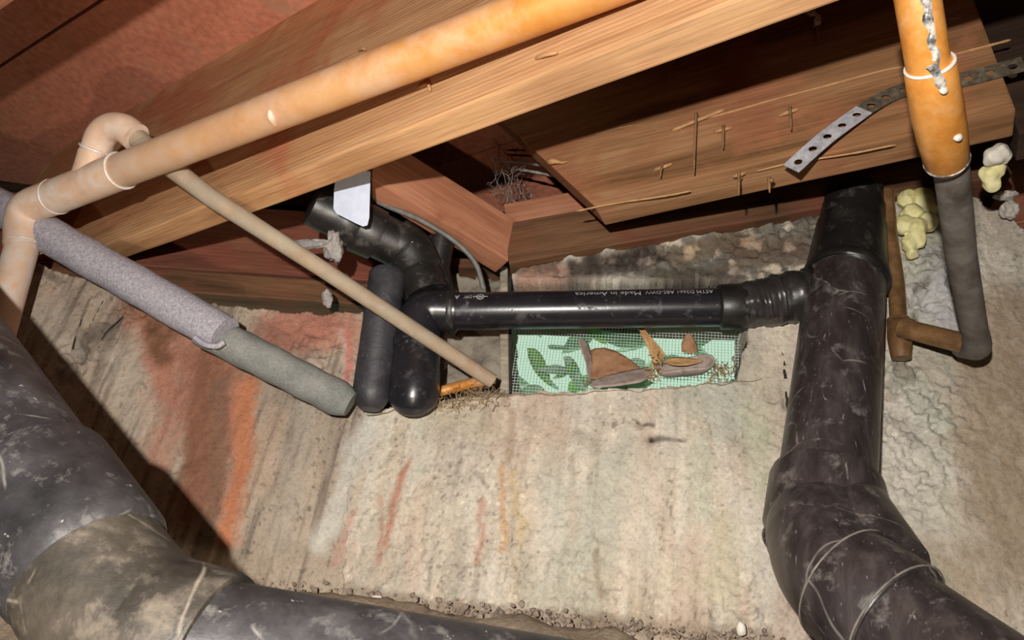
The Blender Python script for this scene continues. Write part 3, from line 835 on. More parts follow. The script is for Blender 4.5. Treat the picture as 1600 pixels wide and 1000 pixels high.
# ------------------------------------------------------------------ vent opening and screen
vent = empty('vent_screen', BACK.hit(980, 612, -.09), 'galvanised wire mesh screen closing the vent opening in the wall', 'screen')
def box_between(a, b, c, d, T, n):
    """A plank from quad a b c d (front) pushed back T along -n."""
    vs1 = [Vector(p) for p in (a, b, c, d)]; vs2 = [p - n * T for p in vs1]
    bm = bmesh.new()
    v = [bm.verts.new(p) for p in vs1 + vs2]
    for f in ((0, 1, 2, 3), (7, 6, 5, 4), (0, 4, 5, 1), (1, 5, 6, 2), (2, 6, 7, 3), (3, 7, 4, 0)): bm.faces.new([v[i] for i in f])
    bmesh.ops.recalc_face_normals(bm, faces=bm.faces)
    bmesh.ops.bevel(bm, geom=list(bm.edges), offset=.0015, segments=1, affect='EDGES')
    return bm_mesh(bm, False)
def wire_screen():
    off = -.075
    u0, v0 = BACK.uv(795, 618, off); u1, _ = BACK.uv(1180, 600, off); _, v1 = BACK.uv(900, 425, off)
    pitch = .0052; r = .00050
    verts, faces = [], []
    def bar(p, q, wob):
        n = 14
        path = [p.lerp(q, i / n) for i in range(n + 1)]
        base = len(verts)
        ax = (q - p).normalized(); s = ax.cross(BACK.n).normalized()
        for i, c in enumerate(path):
            c = c + BACK.n * (.003 * mnoise.noise(c * 9)) + s * (.0006 * mnoise.noise(c * 30 + Vector((wob, 0, 0))))
            for a, b in ((1, 0), (0, 1), (-1, 0), (0, -1)): verts.append(c + s * r * a + BACK.n * r * b)
        for i in range(n):
            for k in range(4): faces.append((base + i * 4 + k, base + i * 4 + (k + 1) % 4, base + i * 4 + 4 + (k + 1) % 4, base + i * 4 + 4 + k))
    k = 0
    u = u0
    while u < u1:
        bar(BACK.at(u, v0 - .02, off), BACK.at(u + .002, v1, off), k); u += pitch; k += 1
    v = v0 - .02
    while v < v1:
        bar(BACK.at(u0, v, off + .001), BACK.at(u1, v + .003, off + .001), k); v += pitch; k += 1
    return mesh(verts, faces)
w_ = link('wire_mesh', wire_screen(), M['wire'], vent); w_['kind'] = 'stuff'
link('batten', box_between(BACK.hit(781, 615, -.055), BACK.hit(795, 614, -.055), BACK.hit(793, 415, -.055), BACK.hit(781, 416, -.055), .02, BACK.n), M['batten'], vent)
link('edge_strip', box_between(BACK.hit(794, 615, -.062), BACK.hit(799, 614, -.062), BACK.hit(799, 430, -.062), BACK.hit(794, 430, -.062), .01, BACK.n), M['crack'], vent)

# the back of the recess left of the screen: rough fill, a piece of the wall
def fill_disp(U, V): return (fbm(U * 30, V * 30, 4) - .5) * .03 + (fbm(U * 90, V * 90, 3) - .5) * .012
def fill_paint(U, V):
    t = fbm(U * 20, V * 20, 4)[..., None]
    return np.array((.30, .26, .21)) * (.5 + t)
link('recess_back', wall_mesh(BACK, [(560, 700), (560, 385), (784, 385), (784, 640)], [], .005, fill_disp, fill_paint, off=-.09), M['concrete'], wall_back)
def ledge():
    a0, a1 = BACK.uv(560, 645), BACK.uv(1190, 600)
    nu, nw = 200, 26
    pts = [(575, 643), (640, 637), (700, 626), (790, 615), (1000, 608), (1150, 595), (1190, 590)]
    us = [BACK.uv(*p) for p in pts]
    U = np.linspace(us[0][0], us[-1][0], nu); Vv = np.interp(U, [p[0] for p in us], [p[1] for p in us])
    W = np.linspace(.004, -.17, nw)
    UU, WW = np.meshgrid(U, W); VV = np.tile(Vv, (nw, 1))
    VV = VV + (fbm(UU * 50, WW * 50, 4) - .5) * .012 - .004 + np.clip(-WW, 0, 1) * .02
    o, u, n = np.array(BACK.o), np.array(BACK.u), np.array(BACK.n)
    pos = o + UU[..., None] * u + VV[..., None] * np.array((0, 0, 1.)) + WW[..., None] * n
    t = fbm(UU * 40, WW * 40, 4)[..., None]
    C = np.array((.40, .33, .25)) * (.6 + .8 * t)
    idx = np.arange(nu * nw).reshape(nw, nu)
    q = np.stack([idx[:-1, :-1], idx[:-1, 1:], idx[1:, 1:], idx[1:, :-1]], -1).reshape(-1, 4)
    return np_mesh(pos.reshape(-1, 3), q, C.reshape(-1, 3))
link('ledge', ledge(), M['concrete'], wall_back)

# outside the vent: bank, shrub leaves, a pale garden wall
def leaf_mesh(L, Wd, curl=.3, fold=.2, th=.0006, nL=10, nW=6, point=1.0, wav=0.0):
    vs1, fs = [], []
    for i in range(nL + 1):
        t = i / nL
        w = Wd * .5 * max(math.sin(math.pi * min(t ** .8, 1)) ** .8, .02) * (1 - .25 * t * point)
        for j in range(nW + 1):
            s = j / nW * 2 - 1
            ang = curl * (t - .5)
            vs1.append(Vector((L * (t - .5), s * w, abs(s) * w * fold * 2 + L * curl * .5 * (t - .5) ** 2 * 4 * .5 + wav * math.sin(9 * t + 3 * s))))
    m = nW + 1
    for i in range(nL):
        for j in range(nW): fs.append((i * m + j, (i + 1) * m + j, (i + 1) * m + j + 1, i * m + j + 1))
    k = len(vs1)
    vs2 = [v - Vector((0, 0, th)) for v in vs1]
    fs2 = [tuple(reversed([a + k for a in f])) for f in fs]
    rim = [(i * m, i * m + m) for i in range(nL)] + [(nL * m + j, nL * m + j + 1) for j in range(nW)] + [((nL - i) * m + nW, (nL - i - 1) * m + nW) for i in range(nL)] + [(nW - j, nW - j - 1) for j in range(nW)]
    fs3 = [(b, a, a + k, b + k) for a, b in rim]
    return mesh(vs1 + vs2, fs + fs2 + fs3)
def put(me, name, m, loc, xdir, zdir, parent=None, scale=1.0):
    x = Vector(xdir).normalized(); z = Vector(zdir); z = (z - x * z.dot(x)).normalized(); y = z.cross(x)
    mt = Matrix((x, y, z)).transposed().to_4x4(); mt.translation = loc
    mt = mt @ Matrix.Scale(scale, 4)
    return link(name, me, m, parent, mt)
shrub = empty('garden_shrub', BACK.hit(960, 600, -.40), 'leafy green garden shrub seen through the vent screen', 'shrub')
link('stem', sweep(spline([BACK.hit(930, 640, -.42), BACK.hit(925, 570, -.40), BACK.hit(905, 500, -.42), BACK.hit(880, 430, -.45)]), .004, 8), M['root'], shrub)
lm_g, lm_p = leaf_mesh(.075, .042), leaf_mesh(.09, .05)
lm_g.materials.append(M['leaf_green']); lm_p.materials.append(M['leaf_pale'])
for k in range(70):
    px, py = random.uniform(770, 1220), random.uniform(415, 640)
    d = random.uniform(-.50, -.28)
    green = (px < 960 and random.random() < .45)
    xd = Vector((random.uniform(-1, 1), random.uniform(-.6, .6), random.uniform(-1, .4)))
    zd = BACK.n + Vector((random.uniform(-.6, .6), random.uniform(-.6, .6), random.uniform(0, .9)))
    put(lm_g if green else lm_p, 'leaf', None, BACK.hit(px, py, d), xd, zd, shrub, random.uniform(.7, 1.3))
put(lm_g, 'leaf', None, BACK.hit(934, 528, -.16), BACK.u + UP * -.9, BACK.n + UP * .4, shrub, .62)
bk = slab('ground_outside', BACK.at(-.6, 0, -1.9), BACK.at(2.0, 0, -1.9), .30, .42, .05, M['outer'])
tag(bk, kind='structure')

# ------------------------------------------------------------------ pipes
def pipe(name, pts, r, m, parent, seg=36, rad=None, wob=0.0):
    return link(name, sweep(pts, rad if rad else r, seg, wob=wob), m, parent)

def surf(a, b, rad, px, py, lift=0.0):
    """The point of a straight pipe's near side in a given direction from the camera."""
    d = ray(px, py).normalized(); ax = (b - a).normalized()
    dp = d - ax * d.dot(ax); ap = -a - ax * (-a).dot(ax)
    A_, B_, C_ = dp.dot(dp), 2 * dp.dot(ap), ap.dot(ap) - rad * rad
    q = B_ * B_ - 4 * A_ * C_
    t = (-B_ - math.sqrt(max(q, 0))) / (2 * A_)
    return d * (t - lift)
# --- long copper pipe along the joist
c_end = P(1010, -50, .72); c_tee = P(150, 282, 1.10); c_elb = P(50, 322, 1.15)
cu = empty('copper_pipe', c_tee, 'long orange copper pipe slung along the joist, chalky at its left elbow', 'pipe')
RC = .0248
far = c_end + (c_end - c_tee) * .25
pipe('pipe', [c_tee.lerp(far, t) for t in np.linspace(0.0, 1, 40)], RC, M['copper'], cu)
# straight tee and elbow to the drop
tee_a, tee_b = c_tee.lerp(c_elb, .62), c_tee.lerp(far, .055)
pipe('tee', [tee_a, tee_b], RC + .0018, M['copper_dusty'], cu)
drop = [c_tee.lerp(c_elb, .6), c_elb + (c_elb - c_tee) * .22, P(34, 385, 1.14), P(10, 470, 1.10)]
pp = fillet([c_tee.lerp(c_elb, .6), P(36, 326, 1.15), P(36, 385, 1.14)], .05, 12)
pipe('elbow', pp, RC + .0018, M['copper_dusty'], cu)
pipe('drop_pipe', [P(36, 380, 1.14), P(-14, 560, 1.06)], None, M['copper_dusty'], cu, rad=[RC * .95, RC * .90])
dirp = (far - c_tee).normalized()
for k, (c, ax) in enumerate(((tee_a, dirp), (tee_b, dirp), (P(37, 384, 1.14), P(8, 480, 1.09) - P(36, 380, 1.14)))):
    link('solder_ring', torus_at(c, ax, RC + .0014, .0019), M['solder'], cu)
mk = c_tee.lerp(far, .33)
# short chalky mark on the pipe where a drip dried
link('solder_drip', sweep(spline([surf(c_tee, far, RC, 421, 172), surf(c_tee, far, RC, 424, 184), surf(c_tee, far, RC, 431, 198)], 4), [.0015, .003, .004, .0045, .005, .0045, .004, .003, .0015], 10), M['copper_dusty'], cu)
# return bend on the tee
bend = spline([P(136, 282, 1.105), P(145, 254, 1.10), P(151, 233, 1.10), P(159, 212, 1.095), P(174, 200, 1.09), P(194, 201, 1.085), P(213, 215, 1.08)], 8)
pipe('return_bend', bend, .0175, M['copper_dusty'], cu, rad=[.023 if i < 14 else .0215 for i in range(len(bend))])
link('solder_ring', torus_at(P(151, 234, 1.10), P(160, 210, 1.095) - P(146, 252, 1.10), .0227, .002), M['solder'], cu)
pipe('branch_pipe', [P(205, 208, 1.085), P(262, 258, 1.075), P(330, 309, 1.045), P(500, 418, 1.055), P(770, 596, 1.10)], .0125, M['branch'], cu, seg=24, rad=[.0150, .0145, .0132, .0120, .0110])
pipe('stub_pipe', spline([P(772, 592, 1.115), P(755, 595, 1.12), P(720, 603, 1.13), P(680, 614, 1.135)], 6), .008, M['copper_bright'], cu, seg=20)

# --- right copper riser
r_top, r_j = P(1424, -60, .565), P(1451, 105, .592)
cr = empty('copper_riser', P(1530, 545, .9), 'orange copper riser streaked with flux, tarnished grey below its coupling', 'pipe')
pipe('pipe', [r_top, r_j, P(1456, 130, .60)], .0163, M['copper_bright'], cr)
e0, e1, e2 = P(1452, 100, .590), P(1464, 172, .615), P(1479, 250, .665)
pipe('coupling', [e0, e0.lerp(e1, .06), e0.lerp(e1, .5), e1, e1.lerp(e2, .5), e2, e2 + (e2 - e1) * .10], None, M['copper_bright'], cr, rad=[.0168, .0188, .0195, .0200, .0198, .0184, .0156])
pipe('lower_pipe', [P(1483, 235, .662), P(1502, 400, .82), P(1526, 535, .935)], .0195, M['copper_dull'], cr, rad=[.0150, .0155, .0150])
pipe('end_elbow', fillet([P(1524, 522, .925), P(1529, 545, .94), P(1505, 541, .985)], .02, 8), .0160, M['copper_dull'], cr)
pipe('cross_pipe', [P(1520, 540, .955), P(1408, 512, 1.03)], .0135, M['copper_old'], cr, seg=24)
link('solder_ring', torus_at(e0.lerp(e1, .02), e1 - e0, .0176, .0015), M['solder'], cr)
link('solder_ring', torus_at(e2, e2 - e1, .0178, .0013), M['flux'], cr)
# flux run down the front, solder drops
def toward(p, r): return p - p.normalized() * r
def ribbon(path, widths, th, m, parent, name):
    verts, faces = [], []
    n = len(path)
    for i, p in enumerate(path):
        t = (path[min(i + 1, n - 1)] - path[max(i - 1, 0)]).normalized()
        v = p.normalized(); s = t.cross(v).normalized()
        w = widths[i]
        for a, b in ((-1, 0), (-.5, th), (.5, th), (1, 0), (.5, -th), (-.5, -th)):
            verts.append(p + s * w * a - v * (b - abs(a) ** 2 * w * .35))
    for i in range(n - 1):
        for k in range(6): faces.append((i * 6 + k, i * 6 + (k + 1) % 6, i * 6 + 6 + (k + 1) % 6, i * 6 + 6 + k))
    faces += [tuple(range(6)), tuple(range((n - 1) * 6, n * 6))]
    me = mesh(verts, faces); sharp_edges(me, 70)
    return link(name, me, m, parent)
fp = [surf(r_top, r_j, .0163, x, y, .0004) for x, y in [(1439 + k * 1.1 + 2.5 * math.sin(k * 1.1), -35 + k * 6.5) for k in range(21)]]
ribbon(fp, [.0036 * (1 + .5 * mnoise.noise(p * 150)) for p in fp], .0010, M['flux'], cr, 'flux_streak')
fp = [surf(e0, e1, .0200, x, y, .0004) for x, y in [(1457 + k * 1.7, 100 + k * 4) for k in range(11)]]
ribbon(fp, [.005, .004, .0034, .0032, .0030, .0030, .0034, .0038, .004, .0028, .0012], .0010, M['flux'], cr, 'flux_streak')
for c, s in ((surf(e0, e1, .0199, 1474, 141), .0030), (surf(e1, e2, .0195, 1496, 214), .0034)):
    bm = bmesh.new(); bmesh.ops.create_icosphere(bm, subdivisions=3, radius=s)
    link('solder_drop', bm_mesh(bm), M['flux'], cr, Matrix.Translation(c) @ Matrix.Diagonal((1.2, .9, 1.3, 1)))

# --- thin old copper tube beside the wall
ct = empty('copper_tube', P(1404, 560, 1.06), 'thin brown copper tube upright against the wall beside the big drain', 'pipe')
pipe('tube', [P(1384, 300, 1.17), P(1390, 370, 1.14), P(1400, 440, 1.10), P(1405, 520, 1.06)], .0115, M['copper_old'], ct, seg=24)
pipe('fitting', [P(1404, 500, 1.065), P(1406, 528, 1.05), P(1408, 560, 1.04)], None, M['copper_old'], ct, rad=[.0155, .0165, .013], seg=20)
pipe('elbow', [P(1400, 512, 1.06), P(1420, 516, 1.04)], .0165, M['copper_old'], ct, seg=20)
# old second tube just behind it
pl2 = beam('wood_cleat', P(1377, 470, 1.13), P(1372, 305, 1.19), .012, .02, M['sill'], 'dark wooden cleat standing between the big drain and the copper tube', 'wood strip', nx=10, up=BACK.u, bev=.001)

# --- foam sleeve pipe along the left wall
def LH(px, py, off): return LEFT.hit(px, py, off)
fs = empty('foam_pipe', LH(345, 530, .05), 'grey foam sleeved pipe sloping down along the left foundation wall', 'pipe')
a0, a1, a2 = P(-60, 300, 1.22), P(342, 523, 1.0), P(360, 533, 1.0)
up_path = [P(-60, 290, 1.21).lerp(P(352, 524, 1.07), t) for t in np.linspace(0, 1, 24)]
pipe('upper_sleeve', up_path, .0275, M['foam_light'], fs, rad=[.029 + .0006 * math.sin(i * 1.7) for i in range(23)] + [.0275], wob=.0008)
lo_path = [P(318, 514, 1.09).lerp(P(548, 632, 1.075), t) for t in np.linspace(0, 1, 24)]
pipe('lower_sleeve', lo_path, .026, M['foam_mid'], fs, rad=[.0262 + .0006 * math.sin(i * 1.3) for i in range(22)] + [.0235, .018], wob=.0008)
# torn lip of the upper sleeve
link('torn_lip', sweep(spline([P(305, 528, 1.05), P(320, 538, 1.045), P(338, 541, 1.045), P(350, 535, 1.05)], 6), [.004] * 19, 10), M['foam_light'], fs)

# --- black foam sleeve and the trap in the recess
fb = empty('foam_sleeve_pipe', P(575, 640, 1.10), 'black foam sleeved pipe standing upright left of the trap', 'pipe')
pth = spline([P(606, 424, 1.17), P(600, 470, 1.15), P(592, 530, 1.13), P(584, 590, 1.11), P(578, 640, 1.09)], 8)
pipe('sleeve', pth, .0285, M['foam_black'], fb, rad=[.024, .0285] + [.0285] * (len(pth) - 6) + [.027, .024, .02, .014], wob=.0006)
pipe('tube', spline([P(588, 640, 1.10), P(600, 618, 1.11), P(606, 590, 1.12)], 6), .006, M['abs_dusty'], fb, seg=14)

# --- horizontal black drain with trap and rubber coupling
hd = empty('drain_pipe', P(900, 485, 1.16), 'glossy black horizontal drain pipe crossing above the vent screen', 'pipe')
h0, h1 = P(672, 487, 1.155), P(1128, 480, 1.115)
RH = .0292
hp = [h0.lerp(h1, t) for t in np.linspace(0, 1, 12)]
pipe('pipe', hp, RH, M['abs'], hd, seg=64)
hx = (h1 - h0).normalized()
tdir = (P(645, 640, 1.06) - P(652, 480, 1.145)).normalized()
elb = fillet([P(712, 486, 1.15), P(655, 484, 1.15), P(652, 545, 1.12)], .06, 14)
pipe('elbow', elb, .0335, M['abs'], hd, seg=48)
link('hub_rim', ring(P(700, 486, 1.152), P(712, 486, 1.151), .0325, .01, .003), M['abs_dusty'], hd)
tr = [P(652, 535, 1.125), P(650, 575, 1.105), P(648, 605, 1.092), P(646, 622, 1.088), P(645, 633, 1.088), P(645, 638, 1.09)]
pipe('trap', spline(tr, 6), .036, M['abs'], hd, seg=48, rad=list(np.interp(np.linspace(0, 1, 31), [0, .35, .6, .75, .88, .96, 1], [.035, .0365, .0365, .0345, .027, .017, .004])))
link('union_ring', ring(P(652, 532, 1.127), P(652, 544, 1.12), .0335, .01, .004), M['abs'], hd)
# coupling at the right end
cpl = P(1124, 480, 1.115); cpr = P(1166, 478, 1.11)
link('coupling', profile(cpl, cpr, [(0, .027), (0, .0335), (.05, .0345), (.93, .0345), (1, .033), (1, .028)]), M['abs_dusty'], hd)
wrap = [P(1160, 478, 1.112), P(1190, 473, 1.108), P(1215, 468, 1.104), P(1245, 463, 1.10), P(1285, 458, 1.10)]
wp = spline(wrap, 10)
pipe('tape_wrap', wp, .036, M['rubber'], hd, seg=48, rad=[.033 + .0045 * min(i / 14, 1) + .0016 * (mnoise.noise(Vector((i * .55, 3, 1))) + (.6 if i % 9 < 5 else -.4)) for i in range(len(wp))], wob=.0035)

# writing along the pipe, upside down as in the photograph
def pipe_text(txt, t0, t1, ang_deg, size, name='print'):
    cu_ = bpy.data.curves.new('text', 'FONT'); cu_.body = txt; cu_.size = 1.0; cu_.resolution_u = 2
    ob = bpy.data.objects.new('tmp', cu_)
    COL.objects.link(ob)
    dg = bpy.context.evaluated_depsgraph_get()
    me = bpy.data.meshes.new_from_object(ob.evaluated_get(dg))
    bpy.data.objects.remove(ob)
    bm = bmesh.new(); bm.from_mesh(me)
    xs_ = [v.co.x for v in bm.verts]; ys_ = [v.co.y for v in bm.verts]
    x0, x1 = min(xs_), max(xs_); y0, y1 = min(ys_), max(ys_)
    p0, p1 = h0.lerp(h1, t0), h0.lerp(h1, t1)
    L = (p1 - p0).length
    vdir = -((p0 + p1) / 2); vdir = (vdir - hx * vdir.dot(hx)).normalized()
    wdir = hx.cross(vdir)
    if wdir.z < 0: wdir = -wdir
    for v in bm.verts:
        fx = (v.co.x - x0) / (x1 - x0); fy = (v.co.y - y0) / (y1 - y0)
        s = (1 - fx) * L                       # reversed: the line reads right to left, upside down
        a = math.radians(ang_deg) - (fy - .5) * size / RH
        v.co = p0 + hx * s + (vdir * math.cos(a) + wdir * math.sin(a)) * (RH + .0004)
    bm.normal_update()
    return link(name, bm_mesh(bm, False), M['text'], hd)
def tt(px): return (px - 672) / (1128 - 672)
pipe_text('Made in America', tt(903), tt(1003), 52, .009)
pipe_text('ASTM D2661 ABS-DWV', tt(1010), tt(1112), 54, .008)
pipe_text('ABS', tt(704), tt(723), 48, .009)
pipe_text('DWV', tt(730), tt(742), 48, .007)
def pipe_mark(px, ang, R):
    c0 = h0.lerp(h1, tt(px))
    vdir = -c0; vdir = (vdir - hx * vdir.dot(hx)).normalized(); wdir = hx.cross(vdir)
    if wdir.z < 0: wdir = -wdir
    a0_ = math.radians(ang)
    def at(x, y):
        a = a0_ + y / RH
        return c0 + hx * x + (vdir * math.cos(a) + wdir * math.sin(a)) * (RH + .0004)
    verts, faces = [], []
    n = 20
    for k in range(n):
        t = 2 * math.pi * k / n
        for r in (R * .72, R): verts.append(at(math.cos(t) * r, math.sin(t) * r))
    for k in range(n): faces.append((k * 2, k * 2 + 1, (k * 2 + 3) % (2 * n), (k * 2 + 2) % (2 * n)))
    for x0_, x1_, y0_, y1_ in ((-R * 1.9, -R, -R * .14, R * .14), (R, R * 1.9, -R * .14, R * .14), (-R * .5, R * .5, -R * .3, R * .3)):
        b = len(verts); verts += [at(x0_, y0_), at(x1_, y0_), at(x1_, y1_), at(x0_, y1_)]; faces.append((b, b + 1, b + 2, b + 3))
    return link('print', mesh(verts, faces, False), M['text'], hd)
pipe_mark(756, 48, .006)

# --- black fittings above the trap, running back under the joist
wy = empty('drain_fitting', P(655, 440, 1.17), 'dusty black drain fittings rising from the trap towards the dark joist bay', 'pipe')
v1 = spline([P(668, 462, 1.17), P(655, 425, 1.185), P(640, 395, 1.19), P(615, 375, 1.19)], 8)
pipe('hub', v1, .036, M['abs_dusty'], wy, seg=40, rad=[.036] * 8 + [.041] * 9 + [.040] * (len(v1) - 17))
v2 = [P(632, 388, 1.19), P(600, 372, 1.18), P(570, 358, 1.17)]
pipe('sweep_bend', spline(v2, 8), .037, M['abs_dusty'], wy, seg=40)
link('collar', profile(P(590, 368, 1.178), P(556, 352, 1.165), [(0, .035), (0, .041), (.9, .0425), (1, .040), (1, .03)]), M['abs_dusty'], wy)
link('cleanout_plug', profile(P(566, 357, 1.168), P(486, 318, 1.135), [(0, .034), (.05, .037), (.45, .037), (.5, .034), (.8, .034), (.97, .032), (1, .026), (1, .004)]), M['abs_dusty'], wy)
pipe('vent_stub', [P(690, 372, 1.21), P(682, 420, 1.20), P(690, 470, 1.19)], .022, M['abs_dusty'], wy)

# bright metal plate
def plate():
    A = [(522, 296), (527, 262), (579, 268), (577, 340), (574, 352), (567, 354), (556, 349), (526, 334), (521, 326)]
    pts = [P(x, y, 1.085) for x, y in A]
    nrm = -P(550, 310, 1).normalized()
    bm = bmesh.new()
    f = [bm.verts.new(p) for p in pts]; b = [bm.verts.new(p - nrm * .0016) for p in pts]
    bm.faces.new(f); bm.faces.new(list(reversed(b)))
    for i in range(len(f)): bm.faces.new((f[i], b[i], b[(i + 1) % len(f)], f[(i + 1) % len(f)]))
    bmesh.ops.recalc_face_normals(bm, faces=bm.faces)
    return bm_mesh(bm, False)
tag(link('nail_plate', plate(), M['plate']), 'pale blue-white metal plate with a slanted lower edge in front of the black fittings', 'metal plate')
tag(link('cable', sweep(spline([P(560, 300, 1.2), P(600, 320, 1.19), P(655, 343, 1.18), P(708, 375, 1.18), P(742, 410, 1.18), P(756, 452, 1.18)], 8), .0042, 12), M['cable']),
    'thin grey cable bending down behind the black fittings to the drain pipe', 'cable')

# --- big vertical drain on the right
vd = empty('soil_stack', P(1290, 800, .9), 'big black soil stack on the right with a wye turning towards the camera', 'pipe')
s_top, s_hub, s_bot = P(1333, 300, 1.19), P(1322, 430, 1.10), P(1290, 770, .86)
def along(py):
    t = (py - 430) / (770 - 430)
    return s_hub.lerp(s_bot, t)
RS = .0545
pipe('pipe', [along(y) for y in np.linspace(425, 790, 16)], RS, M['abs_drain'], vd, seg=64)
hb = [P(1333, 318, 1.185), P(1331, 345, 1.165), P(1330, 348, 1.163), P(1322, 425, 1.105), P(1320, 440, 1.095), P(1319.5, 446, 1.09), P(1319.3, 447, 1.09)]
pipe('top_hub', [P(1334, 300, 1.19), P(1334, 322, 1.18), P(1333.5, 326, 1.178), P(1330, 352, 1.16), P(1329.5, 356, 1.158), P(1322, 424, 1.105), P(1320, 442, 1.092), P(1319.6, 444, 1.09)],
     None, M['abs_dusty'], vd, seg=64, rad=[.044, .044, .047, .048, .051, .057, .0595, .055])
pipe('tee_branch', [P(1290, 458, 1.10), P(1262, 462, 1.098)], None, M['abs_dusty'], vd, rad=[.045, .042], seg=40)
link('hub_rim', ring(along(432), along(446), .0575, .01, .003), M['abs_dusty'], vd)
# lower hub, wye body and outlet
lh0, lh1 = along(752), along(812)
link('lower_hub', profile(along(755), along(835), [(0, .053), (0, .062), (.08, .064), (.75, .064), (.8, .0615), (1, .060)]), M['abs_drain'], vd)
w0 = along(815)
body = spline([along(800), P(1287, 845, .80), P(1305, 890, .76), P(1345, 930, .72), P(1385, 960, .695)], 10)
pipe('wye_body', body, .058, M['abs_drain'], vd, seg=64, rad=[.0595] * 12 + [.0585] * (len(body) - 12))
out0, out1 = P(1340, 925, .725), P(1510, 1055, .62)
od = (out1 - out0).normalized()
link('outlet_hub', profile(P(1322, 912, .737), P(1405, 976, .685), [(0, .052), (0, .061), (.05, .0625), (.9, .0625), (1, .060), (1, .05)]), M['abs_drain'], vd)
pipe('outlet_pipe', [P(1380, 957, .70), P(1460, 1018, .65), P(1620, 1140, .56)], .0545, M['abs_drain'], vd, seg=64)
# moulded seam lines on the wye
sm_ = spline([toward(P(1258, 780, .87), .064), toward(P(1262, 815, .83), .066), toward(P(1275, 850, .79), .065), toward(P(1300, 885, .76), .066), toward(P(1322, 912, .738), .064)], 6)
link('seam', sweep(sm_, .0022, 8), M['dust_edge'], vd)
oa, ob = P(1322, 912, .737), P(1405, 976, .685)
for k_, R_ in ((.02, .0618), (.97, .0622)):
    link('seam', torus_at(oa.lerp(ob, k_), ob - oa, R_, .0011), M['dust_edge'], vd)
link('seam', torus_at(along(832), along(840) - along(820), .0612, .0011), M['dust_edge'], vd)
# short second inlet of the wye behind
pipe('wye_inlet', spline([P(1312, 790, .85), P(1335, 830, .80), P(1375, 895, .745)], 8), .05, M['abs_drain'], vd, seg=48)

shade_end = beam('shade_board', JB.hit(1592, 210, -.06), JB.hit(1592, 210, -.06) + dBn * .5, CEIL_Z - .76, .05, M['shade_wood'], kind='structure', nx=10)  # near-black board added as the shade past the joist's right end
# --- big drain at the lower left
bd = empty('drain_wye', P(180, 940, .56), 'big dust-smeared black drain with a bend in the lower left corner', 'pipe')
g0, g1 = P(-143, 455, .78), P(165, 925, .56)
gd = (g1 - g0).normalized()
def gal(t): return g0.lerp(g1, t)
RD = .0545
pipe('upper_pipe', [gal(t) for t in np.linspace(-.75, .8, 20)], RD, M['abs_grey'], bd, seg=64)
link('upper_hub', profile(gal(.70), gal(.955), [(0, .053), (0, .0595), (.06, .0615), (.93, .0615), (1, .058), (1, .05)]), M['abs_grey'], bd)
bbody = spline([gal(.90), P(165, 930, .56), P(215, 980, .545), P(270, 1016, .535), P(330, 1031, .53)], 10)
pipe('bend', bbody, .058, M['abs_mud'], bd, seg=64)
link('lower_hub', profile(P(228, 1000, .542), P(335, 1032, .532), [(0, .05), (0, .060), (.1, .0615), (.9, .0615), (1, .0595), (1, .05)]), M['abs_mud'], bd)
pipe('lower_pipe', [P(300, 1026, .53), P(600, 1075, .545), P(960, 1132, .565), P(1300, 1184, .58)], RD, M['abs_grey'], bd, seg=64)
lk = random.Random(3)
for p, q in (((5, 690, .0), (70, 842, .0)), ((145, 800, 0), (190, 862, 0))):
    pass

# ------------------------------------------------------------------ small things
def lump(name, c, s, m, label, cat, seed=0, rough=.35, sub=4, freq=1.0, parent=None, group=None):
    bm = bmesh.new(); bmesh.ops.create_icosphere(bm, subdivisions=sub, radius=1)
    for v in bm.verts:
        q = v.co * 1.4 * freq + Vector((seed * 7.3, seed, 2))
        k = 1 + rough * mnoise.noise(q) + rough * .5 * mnoise.noise(q * 2.7)
        v.co = Vector((v.co.x * s[0], v.co.y * s[1], v.co.z * s[2])) * k
    mt = CAM_M.to_3x3().to_4x4(); mt.translation = c
    o = link(name, bm_mesh(bm), m, parent, mt)
    return tag(o, label, cat, group) if label else o
def blobs(name, items, m, label, cat, voxel=.0018):
    """Several swellings grown into one body."""
    bm = bmesh.new()
    for c, r in items:
        geo = bmesh.ops.create_icosphere(bm, subdivisions=3, radius=r, matrix=Matrix.Translation(c))
    for v in bm.verts: v.co += Vector((mnoise.noise(v.co * 110), mnoise.noise(v.co * 110 + Vector((9, 1, 4))), mnoise.noise(v.co * 110 + Vector((3, 8, 2))))) * .004
    o = link(name, bm_mesh(bm), m)
    md = o.modifiers.new('remesh', 'REMESH'); md.mode = 'VOXEL'; md.voxel_size = voxel; md.use_smooth_shade = True
    m2 = o.modifiers.new('smooth', 'SMOOTH'); m2.iterations = 7; m2.factor = .5
    dg = bpy.context.evaluated_depsgraph_get()
    me = bpy.data.meshes.new_from_object(o.evaluated_get(dg))
    o.modifiers.clear(); o.data = me
    return tag(o, label, cat)
wf = lambda x, y, o: BACK.hit(x, y, o)
blobs('spray_foam', [(wf(1418, 312, .015), .016), (wf(1440, 310, .015), .018), (wf(1425, 335, .02), .018), (wf(1412, 352, .028), .015), (wf(1430, 356, .03), .017), (wf(1448, 348, .025), .016),
                     (wf(1420, 380, .022), .013), (wf(1432, 376, .022), .014), (wf(1424, 395, .016), .010), (wf(1455, 322, .012), .015)], M['foam_yellow'],
      'pale yellow spray foam packed between the copper tube and the riser', 'foam')
foam2 = blobs('spray_foam', [(P(1550, 285, .955), .0115), (P(1546, 272, .95), .012), (P(1555, 264, .95), .012)], M['foam_yellow'], 'yellow spray foam lump with a cream cap hanging right of the riser', 'foam')
cap = blobs('foam_cap', [(P(1553, 244, .935), .0125), (P(1562, 239, .935), .0125), (P(1568, 244, .937), .010), (P(1549, 247, .935), .009)], M['foam_white'], None, None)
